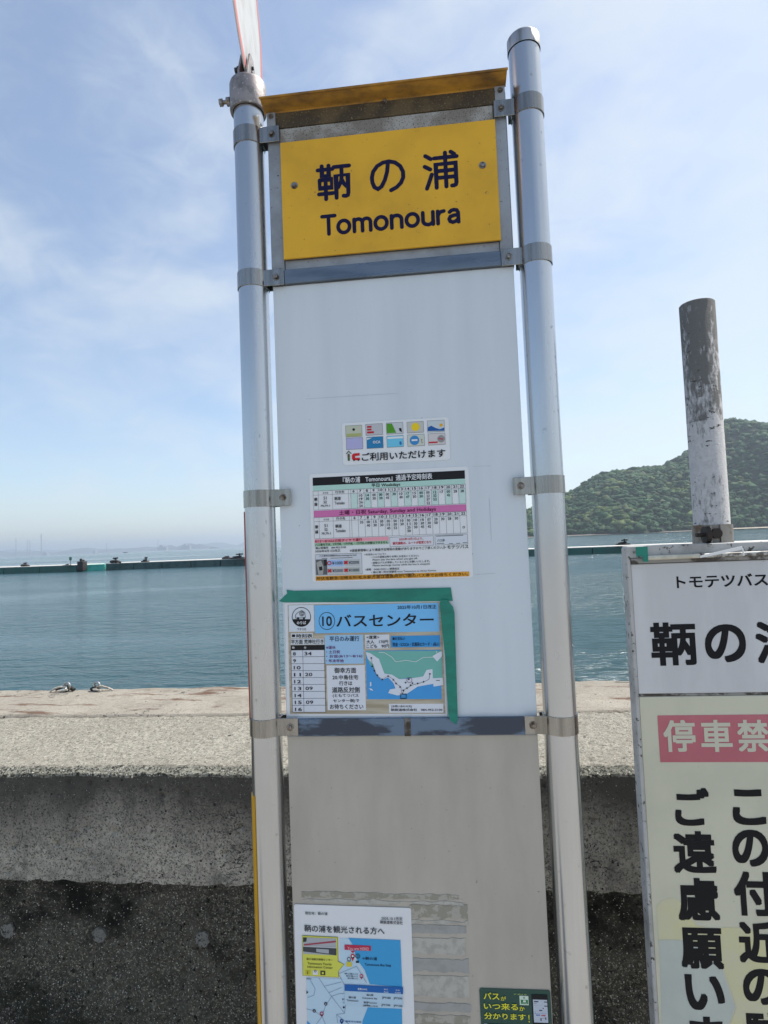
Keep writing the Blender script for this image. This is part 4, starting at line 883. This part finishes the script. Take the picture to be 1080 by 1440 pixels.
s.rect((654, 286), (922, 345), ink(60, 150, 215), 2); s.text('■お支払い', (664, 292), (732, 308), BLK, bold=.01); s.text('現金・ICOCA・交通系ICカード・d払い', (664, 322), (918, 340), BLK, bold=.01)
s.rect((518, 366), (930, 628), ink(70, 155, 220), 2)
s.shape([(528, 368), (930, 366), (934, 512), (800, 520), (760, 512), (700, 520), (600, 505), (540, 440), (518, 380)], ink(115, 180, 170), 3)
s.shape([(518, 372), (545, 380), (590, 410), (620, 490), (660, 495), (700, 520), (760, 516), (830, 505), (848, 470), (880, 465), (882, 515), (936, 512), (938, 552), (886, 560), (884, 545), (800, 560), (740, 600), (690, 608), (640, 595), (650, 575), (680, 570), (668, 540), (640, 510), (605, 525), (575, 490), (560, 440), (530, 410)], ink(215, 222, 232), 4)
s.line([(590, 374), (620, 376), (660, 400), (680, 425), (740, 418), (790, 426), (830, 402), (890, 400), (905, 380), (900, 367)], .0009, ink(225, 230, 230), 5)
s.shape([(880, 395), (905, 380), (930, 367), (932, 395), (905, 425)], ink(215, 222, 232), 5)
s.line([(548, 400), (556, 450), (580, 500), (608, 522), (640, 503), (668, 520), (684, 545), (708, 560), (716, 600)], .0006, ink(120, 60, 90), 6)
s.line([(716, 600), (730, 575), (770, 552), (830, 536), (862, 520), (866, 490)], .0006, ink(40, 50, 60), 6)
for c_ in ((549, 405), (554, 450), (566, 474), (582, 498), (608, 521), (640, 503), (668, 523), (683, 543), (705, 562), (722, 580), (742, 568), (762, 552), (772, 541), (800, 543), (832, 534), (866, 491), (735, 538), (752, 520)): s.disc(c_, 4.5, BLK, 7, 10)
s.disc((755, 525), 15, ink(110, 60, 90), 6, 18, inner=.85); s.rect((900, 525), (920, 528), BLK, 6)
for a in (((706, 598), (740, 602)), ((706, 622), (740, 626)), ((706, 598), (710, 626)), ((736, 598), (740, 626))): s.rect(a[0], a[1], BLK, 8)
s.shape([(541, 536), (548, 534), (550, 555), (542, 560)], ink(215, 222, 232), 4); s.shape([(536, 568), (552, 572), (560, 582), (545, 580)], ink(215, 222, 232), 4)
s.rect((644, 654), (940, 702), ink(218, 222, 230), 2); s.text('[お問い合わせ先]', (658, 661), (768, 675), BLK); s.text('鞆鉄道株式会社　084-952-3100', (655, 679), (934, 693), BLK, bold=.006)
s.finish(paper, .001)
# ---- tape
def tape(name, pts, label, y, org, sc, m, cat='tape', parent=None):
    P = [at(org[0]+a/sc, org[1]+b/sc, y) for a, b in pts]; cx = sum(p.x for p in P)/len(P); cz = sum(p.z for p in P)/len(P)
    mb = MB(); mb.poly([(p.x-cx, p.z-cz) for p in P], 0, .0003); o = mb.build(name, m); o.location = (cx, y, cz)
    tag(o, label, cat, 'green tape strips'); return o
m_tape = mat('green_cloth_tape', (.004, .22, .16), .45, col2=(.003, .17, .125), scale=14, mapping=(1, 1, 3), bump=.8, bscale=22, bdist=.004)
tape('green_tape', [(88, 36), (130, 42), (980, 24), (990, 96), (915, 98), (500, 104), (70, 104), (46, 98), (92, 56)], 'long green tape strip across the top of the bus centre notice', -.0021, D[0], D[1], m_tape)
tape('green_tape', [(928, 92), (962, 92), (992, 130), (1000, 160), (1018, 740), (1010, 768), (978, 748), (966, 716), (948, 400), (918, 110)], 'green tape strip running down the right side of the notice', -.0082, D[0], D[1], m_tape)
# ---- 4: visitor leaflet
Eo = ((410, 1265), 5.684)
s = Sheet('visitor_leaflet', [(22, 33), (960, 72), (46, 1370), (992, 1420)], -.0012, 'white tourist leaflet with a pale street map low on the grey panel', 'leaflet', org=Eo[0], sc=Eo[1])
s.flat = .04
s.text('現在地：鞆の浦', (108, 92), (288, 116), ink(80, 85, 90)); s.text('2025.10.1改定', (718, 132), (888, 158), ink(80, 85, 90)); s.text('鞆鉄道株式会社', (708, 162), (890, 190), ink(60, 62, 66), bold=.01)
s.text('鞆の浦を観光される方へ', (102, 198), (744, 252), ink(45, 50, 55), bold=.004, res=4)
s.rect((120, 618), (890, 1300), ink(190, 215, 232), 1.4); s.rect((385, 305), (872, 700), ink(190, 215, 232), 1)
s.shape([(455, 305), (870, 322), (886, 700), (625, 672), (585, 560), (520, 470), (490, 360)], ink(65, 160, 215), 2); s.shape([(610, 858), (882, 870), (890, 1300), (520, 1300), (570, 960)], ink(65, 160, 215), 2)
s.line([(455, 320), (500, 450), (545, 530), (590, 600), (615, 668)], .0016, ink(215, 228, 235), 3)
for pts in ([(218, 620), (262, 690), (320, 770), (375, 750), (425, 745)], [(262, 690), (398, 655)], [(320, 770), (270, 850), (245, 930), (200, 990)], [(245, 930), (300, 1060), (330, 1200)], [(375, 590), (425, 680), (440, 790), (425, 905), (360, 915), (370, 980)], [(320, 770), (425, 905)], [(375, 590), (520, 530), (600, 660)],
            [(120, 870), (180, 885), (245, 930)], [(150, 640), (190, 710), (180, 760), (130, 780)], [(360, 915), (470, 1000), (560, 1100)], [(300, 740), (400, 700)], [(330, 1200), (500, 1160)]):
    s.line(pts, .0007, ink(120, 140, 160), 3)
s.shape([(85, 282), (370, 296), (375, 490), (424, 513), (378, 570), (380, 620), (90, 604)], ink(150, 150, 60), 3); s.shape([(88, 286), (366, 299), (371, 492), (418, 513), (374, 568), (376, 615), (94, 600)], ink(215, 215, 90), 4)
s.rect((93, 296), (360, 440), ink(175, 178, 182), 5)
s.shape([(94, 372), (360, 385), (360, 440), (94, 408)], ink(70, 72, 78), 6); s.shape([(100, 350), (355, 322), (355, 336), (100, 362)], ink(165, 70, 85), 6); s.shape([(94, 296), (125, 298), (120, 330), (94, 335)], ink(50, 60, 55), 6); s.shape([(200, 385), (300, 392), (300, 425), (200, 412)], ink(170, 175, 178), 7)
s.line([(100, 364), (358, 376)], .0012, ink(205, 205, 205), 7)
s.text('鞆の浦観光情報センター', (122, 460), (330, 478), ink(90, 85, 40), layer=6, bold=.01); s.text('Tomonoura Tourist', (130, 494), (322, 513), ink(90, 85, 40), layer=6); s.text('Information Center', (128, 522), (330, 540), ink(90, 85, 40), layer=6)
for k, x in enumerate((113, 172, 232)): s.rect((x, 558+k*2), (x+40, 594+k*2), [ink(200, 190, 60), ink(225, 225, 230), ink(60, 55, 50)][k], 6)
s.text('i', (128, 564), (134, 588), ink(60, 60, 40), layer=8); s.disc((192, 565), 9, ink(60, 55, 60), 7, 16, inner=.6); s.disc((252, 580), 9, ink(215, 215, 90), 7, 14)
s.rect((424, 356), (636, 406), ink(190, 50, 80), 4); s.shape([(470, 404), (510, 406), (490, 424)], ink(190, 50, 80), 4); s.text('You are HERE!', (448, 370), (618, 394), ink(235, 180, 190), layer=6)
s.disc((490, 446), 17, ink(200, 45, 65), 5, 20); s.shape([(475, 452), (505, 452), (490, 490)], ink(200, 45, 65), 5); s.disc((490, 446), 8, WHT, 6, 14)
s.disc((530, 447), 19, ink(25, 70, 75), 5, 20, inner=.75); s.text('3', (523, 436), (537, 458), ink(25, 70, 75), layer=6); s.rect((515, 484), (540, 502), ink(20, 50, 55), 5)
s.rect((440, 492), (482, 532), ink(215, 200, 70), 5); s.disc((460, 472), 16, ink(90, 70, 80), 5, 18, inner=.7); s.text('→鞆の浦', (562, 452), (684, 478), ink(20, 40, 60), bold=.004); s.text('Tomonoura Bus Stop', (585, 504), (796, 530), ink(20, 40, 60), bold=.006)
for k in range(3): s.text('鞆公園入口', (425+k*12, 582+k*18), (530, 594+k*18), ink(70, 80, 90))
s.disc((560, 606), 15, ink(205, 60, 80), 5, 18, inner=.6); s.shape([(548, 616), (572, 616), (560, 632)], ink(205, 60, 80), 5)
s.rect((425, 672), (892, 745), ink(30, 100, 175), 6); s.rect((425, 722), (892, 858), ink(185, 210, 228), 5); s.shape([(425, 672), (892, 694), (892, 748), (425, 720)], ink(30, 100, 175), 7)
s.text('運賃(FARE)', (530, 696), (606, 716), WHT, layer=9); s.text('大人', (738, 700), (774, 714), WHT, layer=9); s.text('Adult', (738, 722), (776, 734), WHT, layer=9); s.text('小人', (832, 706), (868, 720), WHT, layer=9); s.text('Child', (828, 728), (872, 740), WHT, layer=9)
s.text('鞆の浦', (458, 764), (516, 782), BLK, layer=8, bold=.01); s.text('Tomonoura', (442, 790), (536, 804), BLK, layer=8)
s.text('福山駅', (600, 746), (656, 762), BLK, layer=8, bold=.01); s.text('Fukuyama Sta.', (568, 772), (688, 788), BLK, layer=8); s.text('JPY580', (724, 768), (794, 788), BLK, layer=8, bold=.01); s.text('JPY290', (816, 772), (886, 792), BLK, layer=8, bold=.01)
s.text('鞆港Tomoko', (578, 806), (684, 822), BLK, layer=8); s.text('(福鞆Bus line)', (572, 830), (690, 848), BLK, layer=8); s.text('JPY190', (718, 826), (790, 846), BLK, layer=8, bold=.01); s.text('JPY100', (816, 832), (886, 852), BLK, layer=8, bold=.01)
s.text('鞆の浦', (405, 785), (422, 800), BLK); s.text('バス', (408, 812), (422, 826), BLK); s.disc((419, 856), 8, BLK, 5, 12)
for c_ in ((275, 828), (183, 884)): s.disc(c_, 13, ink(35, 45, 70), 5, 16); s.rect((c_[0]-5, c_[1]-3), (c_[0]+5, c_[1]+3), WHT, 6)
s.disc((243, 906), 16, ink(180, 70, 100), 5, 18, inner=.55); s.shape([(231, 916), (255, 916), (243, 934)], ink(180, 70, 100), 5); s.disc((402, 964), 15, ink(30, 80, 150), 5, 18, inner=.4); s.shape([(390, 974), (414, 974), (402, 992)], ink(30, 80, 150), 5)
s.text('福禅寺対潮楼', (430, 962), (560, 976), ink(35, 80, 140), bold=.008); s.shape([(120, 722), (136, 736), (120, 750)], ink(40, 50, 70), 5); s.text('県道22', (120, 622), (160, 634), ink(60, 70, 90)); s.shape([(125, 965), (175, 1010), (165, 1300), (125, 1300)], ink(65, 160, 215), 3)
s.finish(paper, .004)
# ---- 5: green app sticker
Fo = ((660, 1370), 7.714)
s = Sheet('app_sticker', [(115, 145), (885, 180), (140, 960), (915, 985)], -.0008, 'dark green sticker with yellow lettering and a phone screen', 'sticker', org=Fo[0], sc=Fo[1])
YLW = ink(225, 220, 60)
s.text('バス', (152, 190), (325, 270), YLW, bold=.016, res=3); s.text('が', (338, 232), (398, 280), YLW, bold=.012, res=3)
s.text('いつ来る', (155, 300), (528, 386), YLW, bold=.016, res=3); s.text('か', (540, 342), (600, 392), YLW, bold=.012, res=3)
s.text('分かります', (160, 408), (612, 494), YLW, bold=.016, res=3); s.text('!', (638, 432), (654, 516), YLW, bold=.012, res=3)
s.text('アプリで', (480, 202), (620, 222), ink(190, 215, 120), bold=.01)
s.rect((542, 228), (644, 332), ink(205, 222, 205), 2); s.rect((558, 272), (636, 318), ink(30, 120, 60), 3); s.rect((582, 276), (612, 296), ink(220, 230, 220), 4); s.rect((570, 302), (626, 308), ink(220, 230, 220), 4); s.disc((592, 250), 9, ink(40, 60, 50), 3, 16, inner=.5)
s.rect((672, 215), (872, 700), ink(15, 20, 26), 2); s.rect((688, 268), (856, 522), ink(190, 198, 212), 3)
for a, b, c in (((700, 284), (748, 296), 0), ((808, 290), (846, 300), 0), ((698, 308), (730, 312), 1), ((700, 330), (790, 334), 1), ((812, 334), (846, 344), 0), ((756, 380), (790, 392), 0), ((712, 398), (838, 402), 2), ((712, 420), (838, 423), 2), ((712, 398), (716, 424), 2), ((722, 432), (766, 442), 2), ((780, 436), (826, 448), 3), ((770, 470), (782, 500), 0), ((822, 462), (834, 488), 0), ((770, 468), (834, 472), 0)):
    s.rect(a, b, [ink(50, 55, 60), ink(120, 125, 130), ink(60, 90, 170), ink(200, 60, 60)][c], 4)
s.disc((800, 364), 6, BLK, 4, 10); s.rect((160, 530), (640, 700), ink(15, 55, 60), 1); s.rect((160, 532), (198, 560), ink(190, 200, 225), 2)
s.finish(mat('dark_green_vinyl', (.006, .06, .045), .35), .004)

# ================================================================ THE PARKING NOTICE SIGN
Y2 = .13
G = ((860, 720), 3.79); H = ((860, 1080), 4.0)
def g(x, y): p = at(G[0][0]+x/G[1], G[0][1]+y/G[1], Y2); return p.x, p.z
def h_(x, y): p = at(H[0][0]+x/H[1], H[0][1]+y/H[1], Y2); return p.x, p.z
xl = (g(65, 250)[0]+h_(252, 1440)[0])/2; xlb = (g(90, 300)[0]+h_(268, 1440)[0])/2+.001
print('sign2 xl', g(65, 250)[0], h_(252, 1440)[0], 'xb', g(90, 300)[0], h_(268, 1440)[0])
xr = at(1146, 800, Y2).x; ztop = at(1000, 764, Y2).z
park = tag(empty('parking_notice_sign', (0, 0, 0)), 'white bus stop board with bold black lettering above a no stopping notice, at the right', 'sign')
m_old = mat('chipped_white_frame', (.45, .45, .44), .6, col2=(.3, .3, .29), scale=12, lo=.5, hi=.65, col3=(.07, .065, .055), scale3=85, lo3=.61, hi3=.66, bump=.3, bscale=90)
m_old2 = mat('black_spotted_edge', (.30, .29, .27), .7, col2=(.07, .06, .05), scale=34, lo=.46, hi=.56)
wF = .0115
def rr(x0, z0, x1, z1, name, m, y0, y1, parent=park, ch=.0012): q = MB(); q.box((x0, y0, z0), (x1, y1, z1), 0, ch); return q.build(name, m, parent)
zb2 = .35
rr(xl, zb2, xlb-.0005, ztop-.004, 'frame_side', m_old, Y2-.006, Y2+.028); rr(xr-.011, zb2, xr, ztop-.004, 'frame_side', m_old, Y2-.006, Y2+.028)
zt1 = g(300, 268)[1]
rr(xl+.002, zt1+.011, xr-.002, ztop, 'frame_top', m_old, Y2-.005, Y2+.03)
rr(xlb, zt1, xr-.012, zt1+.0105, 'frame_top_lip', m_old2, Y2-.008, Y2+.026)
rr(xlb, zb2, xr-.012, zt1-.001, 'backing', m_old, Y2+.006, Y2+.024)
zd = (g(150, 978)[1]+g(830, 974)[1])/2
m_wb = mat('dull_white_board', (.63, .635, .64), .4, col2=(.55, .555, .56), scale=4, lo=.4, hi=.6, mapping=(2, 1, .5), col3=(.3, .28, .24), scale3=130, lo3=.72, hi3=.78)
b1 = rr(xlb+.0005, zd+.0045, xr-.013, zt1-.0015, 'name_plate', m_wb, Y2-.002, Y2+.005)
rr(xlb+.0005, zd-.001, xr-.013, zd+.004, 'black_gap', m_old2, Y2-.001, Y2+.005)
m_lb = mat('faded_cream_board', (.60, .585, .455), .45, col2=(.55, .54, .42), scale=5, col3=(.25, .23, .17), scale3=120, lo3=.73, hi3=.78)
b2 = rr(xlb+.0005, zb2+.01, xr-.013, zd-.0015, 'no_stopping_board', m_lb, Y2-.0025, Y2+.005)
m_blk = mat('black_vinyl', (.008, .008, .010), .6, spec=.2)
mb = MB(); yy = Y2-.0024
def ptx(body, fa, a, b, y=yy, bold=.03, mi=0, res=4):
    (x0, z1), (x1, z0) = fa(*a), fa(*b); put_text(mb, body, x0, z0, x1, z1, y, bold, mi, res)
ptx('トモテツバス', g, (342, 340), (832, 392), bold=.02)
mb.build('lettering', m_blk, b1)
def gv(u, v): return ((u-G[0][0])*G[1], (v-G[0][1])*G[1])
for c, a, b in (('鞆', (200, 590), (456, 815)), ('の', (488, 600), (720, 798)), ('浦', (757, 582), (1010, 805))):
    mb = MB(); ptx(c, g, a, b, bold=.028, res=6); mb.build('character', m_blk, b1)
mb = MB(); m_pb = mat('faded_red_panel', (.50, .14, .17), .45, col2=(.46, .12, .15), scale=6)
(x0, z1), (_, z0) = g(246, 1082), g(246, 1331); xe = g(246, 1082)[0]; x0 = (g(242, 1082)[0]+g(256, 1331)[0])/2
mb.poly([(x0, z0), (x0, z1), (xr-.03, z1), (xr-.03, z0)], Y2-.0030, 0); mb.build('red_panel', m_pb, b2)
for k, c in enumerate('停車禁止'):
    mb = MB(); x = [268, 466, 660, 858][k]; w = [180, 178, 178, 180][k]; ptx(c, g, (x, 1106-k*.5), (x+w, 1275), y=Y2-.0035, bold=.022); mb.build('character', mat('cream_lettering', (.56, .55, .43), .45), b2)
for c, a, b in (('ご', (345, 108), (555, 322)), ('遠', (335, 350), (590, 590)), ('慮', (360, 612), (610, 858)), ('願', (378, 890), (632, 1128)), ('い', (405, 1152), (638, 1360)), ('ま', (430, 1388), (640, 1610)), ('す', (440, 1640), (660, 1870)),
                ('こ', (668, 116), (868, 318)), ('の', (668, 342), (886, 552)), ('付', (676, 576), (925, 830)), ('近', (702, 854), (948, 1096)), ('の', (728, 1120), (950, 1330)), ('駐', (738, 1360), (985, 1610)), ('車', (750, 1640), (1000, 1880))):
    mb = MB(); ptx(c, h_, a, b, y=Y2-.0032, bold=.034, res=5); mb.build('character', m_blk, b2)
# faded printed background shapes
mb = MB(); P = [h_(*q) for q in ((250, 770), (290, 735), (345, 725), (400, 760), (470, 880), (560, 900), (680, 890), (760, 900), (900, 950), (1000, 1100), (1000, 1600), (600, 1600), (700, 1340), (620, 1100), (520, 1000), (380, 960), (262, 958))]
mb.poly(P, Y2-.0028, 0); mb.build('yellow_print', mat('faded_yellow_print', (.62, .59, .33), .45, col2=(.60, .575, .39), scale=8), b2)
mb = MB(); P = [h_(*q) for q in ((264, 962), (380, 962), (520, 1003), (610, 1102), (690, 1338), (595, 1600), (280, 1600), (275, 1250))]
mb.poly(P, Y2-.0028, 0); mb.build('blue_print', mat('faded_blue_print', (.50, .54, .49), .45, col2=(.46, .50, .46), scale=8), b2)
# pole with clamp
yp2 = Y2+.06; p0 = at(979, 429, yp2); p1 = at(1005, 745, yp2); Xp = at(991.5, 600, yp2).x; print('pole2', p0, p1, Xp)
r2 = abs(at(1019.5, 600, yp2).x-at(966, 600, yp2).x)/2*.9
m_p2 = concrete('peeling_white_paint', [(.55, .54, .53), (.48, .47, .465), (.58, .57, .56)], bump=.4)
t = m_p2.node_tree; b = t.nodes['Principled BSDF']; src = b.inputs['Base Color'].links[0].from_socket
tcn = t.nodes.new('ShaderNodeTexCoord'); sx = t.nodes.new('ShaderNodeSeparateXYZ'); t.links.new(tcn.outputs['Object'], sx.inputs[0])
zt2 = p0.z; zmid = at(985, 590, yp2).z
def nz2(sc, det, mp, ro=.65):
    k = t.nodes.new('ShaderNodeMapping'); k.inputs['Scale'].default_value = mp; t.links.new(tcn.outputs['Object'], k.inputs[0]); n = t.nodes.new('ShaderNodeTexNoise'); n.inputs['Scale'].default_value = sc; n.inputs['Detail'].default_value = det; n.inputs['Roughness'].default_value = ro; t.links.new(k.outputs[0], n.inputs[0]); return n.outputs[0]
mr = t.nodes.new('ShaderNodeMapRange'); mr.inputs[1].default_value = zmid-.01; mr.inputs[2].default_value = zt2; mr.inputs[3].default_value = .03; mr.inputs[4].default_value = .16; t.links.new(sx.outputs[2], mr.inputs[0])
st = t.nodes.new('ShaderNodeMath'); st.operation = 'LESS_THAN'; t.links.new(sx.outputs[2], st.inputs[0]); st.inputs[1].default_value = zmid-.008
ad = t.nodes.new('ShaderNodeMath'); ad.operation = 'ADD'; t.links.new(mr.outputs[0], ad.inputs[0]); av = t.nodes.new('ShaderNodeMix'); av.data_type = 'FLOAT'; av.inputs[0].default_value = .45; t.links.new(nz2(22, 9, (1, 1, .5)), av.inputs[2]); t.links.new(nz2(130, 6, (1, 1, .35)), av.inputs[3]); t.links.new(av.outputs[0], ad.inputs[1])
ms = t.nodes.new('ShaderNodeMath'); ms.operation = 'MULTIPLY_ADD'; t.links.new(st.outputs[0], ms.inputs[0]); ms.inputs[1].default_value = -.055; t.links.new(ad.outputs[0], ms.inputs[2])
m3 = t.nodes.new('ShaderNodeMapRange'); m3.inputs[1].default_value = .50; m3.inputs[2].default_value = .60; m3.inputs[4].default_value = .93; t.links.new(ms.outputs[0], m3.inputs[0])
mxx = t.nodes.new('ShaderNodeMix'); mxx.data_type = 'RGBA'; t.links.new(m3.outputs[0], mxx.inputs[0]); t.links.new(src, mxx.inputs[6]); mxx.inputs[7].default_value = (.13, .128, .12, 1)
# small dark flakes in the lower part
f1 = t.nodes.new('ShaderNodeMapRange'); f1.inputs[1].default_value = .63; f1.inputs[2].default_value = .65; t.links.new(nz2(55, 6, (1, 1, 2.2)), f1.inputs[0])
mx2 = t.nodes.new('ShaderNodeMix'); mx2.data_type = 'RGBA'; t.links.new(f1.outputs[0], mx2.inputs[0]); t.links.new(mxx.outputs[2], mx2.inputs[6]); mx2.inputs[7].default_value = (.06, .055, .05, 1); t.links.new(mx2.outputs[2], b.inputs['Base Color'])
mb = MB(); mb.lathe([(r2, 0), (r2, zt2), (r2-.002, zt2+.002), (.0001, zt2+.002)], Xp, yp2, 56); mb.build('pole', m_p2, park, smooth=50)
zk0, zk1 = at(1000, 765, yp2).z, at(1000, 738, yp2).z
m_cl = mat('rusty_galvanised_clamp', (.30, .28, .25), .55, .5, col2=(.16, .11, .07), scale=30, lo=.5, hi=.65, bump=.3, bscale=100)
mb = MB(); mb.lathe([(r2+.0003, zk0-.004), (r2+.004, zk0-.004), (r2+.004, zk1), (r2+.0003, zk1)], Xp, yp2, 56)
yf = yp2-r2
mb.box((Xp-.024, yf-.012, zk0-.004), (Xp-.021, yf+.004, zk1), 0); mb.box((Xp-.003, yf-.010, zk0-.004), (Xp+.0, yf+.004, zk1), 0); cl = mb.build('clamp', m_cl, park, smooth=35)
zm = (zk0+zk1)/2
mb = MB(); mb.tube((Xp-.050, yf-.004, zm), (Xp-.022, yf-.004, zm), .0042, 12); mb.build('bolt', mat('black_rusty_bolt', (.03, .022, .018), .6, .3), cl, smooth=40)
mb = MB(); mb.tube((Xp-.033, yf-.002, zm), (Xp-.0235, yf-.002, zm), .0175, 20); mb.build('washer', _mats['black_rusty_bolt'], cl, smooth=40)
mb = MB(); mb.tube((Xp-.0105, yf-.0115, zm+.002), (Xp-.0105, yf-.004, zm+.002), .0105, 20); mb.build('bolt', _mats['black_rusty_bolt'], cl, smooth=40)
# pipes lying in the top channel and a slipped cable tie
pipe = tag(empty('cream_pipe', (xlb+.02, Y2-.012, zt1+.008)), 'slim cream plastic pipe along the top of the white board', 'pipe')
mb = MB(); q0 = at(905, 785, Y2-.012); q1 = at(985, 781.5, Y2-.012); q2 = at(1140, 775, Y2-.012); mb.tube((0, 0, 0), (q1.x-pipe.location.x, 0, q1.z-pipe.location.z), .0045, 14); pipe.location = (q0.x, q0.y, q0.z)
mb = MB(); mb.tube((0, 0, 0), q1-q0, .0046, 14); mb.build('tube', mat('cream_plastic', (.62, .60, .50), .4, col2=(.5, .47, .38), scale=20), pipe, smooth=50)
mb = MB(); mb.tube((q1-q0), (q2-q0), .0046, 14); mb.build('tube', mat('mottled_plastic', (.45, .45, .42), .5, col2=(.12, .11, .10), scale=50, lo=.48, hi=.54), pipe, smooth=50)
mb = MB(); mb.tube((q1-q0)*.988, (q1-q0)*1.012, .0058, 14); mb.build('joint_ring', mat('rust', (.10, .05, .03), .8), pipe)
tie = tag(empty('plastic_tie', at(985, 783, Y2-.02)), 'glossy white plastic strip slanting across the top of the sign frame', 'plastic strip')
a_ = at(985, 783.5, Y2-.02); b_ = at(1044, 771, Y2-.02); c_ = at(1046, 782, Y2-.02); mb = MB()
mb.add([Vector((0, 0, -.0022)), (b_-a_)+Vector((0, 0, -.0035)), (b_-a_)+Vector((0, 0, .0035)), Vector((0, 0, .0022)), Vector((0, .003, -.0022)), (b_-a_)+Vector((0, .003, -.0035)), (b_-a_)+Vector((0, .003, .0035)), Vector((0, .003, .0022))], [(0, 1, 2, 3), (7, 6, 5, 4), (0, 4, 5, 1), (3, 2, 6, 7), (1, 5, 6, 2), (0, 3, 7, 4)])
mb.build('strip', mat('white_plastic', (.78, .78, .77), .25), tie)
mb = MB(); mb.tube(b_-a_, c_-a_, .0016, 8); mb.build('loose_end', _mats['white_plastic'], tie)
o = tape('green_tape', [(128, 186), (192, 184), (196, 266), (166, 264), (164, 236), (132, 238)], 'small green tape piece on the top left corner of the right sign', Y2-.0185, G[0], G[1], m_tape)

# ================================================================ haze
mb = MB(); mb.box((-15500, -15500, SEA-2), (15500, 15500, 230))
m = bpy.data.materials.new('haze_air'); m.use_nodes = True; t = m.node_tree; t.nodes.remove(t.nodes['Principled BSDF'])
v = t.nodes.new('ShaderNodeVolumePrincipled'); v.inputs['Density'].default_value = 1.6e-4; v.inputs['Color'].default_value = (.74, .86, 1, 1); v.inputs['Anisotropy'].default_value = .3
t.links.new(v.outputs[0], t.nodes['Material Output'].inputs['Volume'])
tag(mb.build('haze', m), kind='stuff', label='thin pale sea haze filling the air', cat='haze')
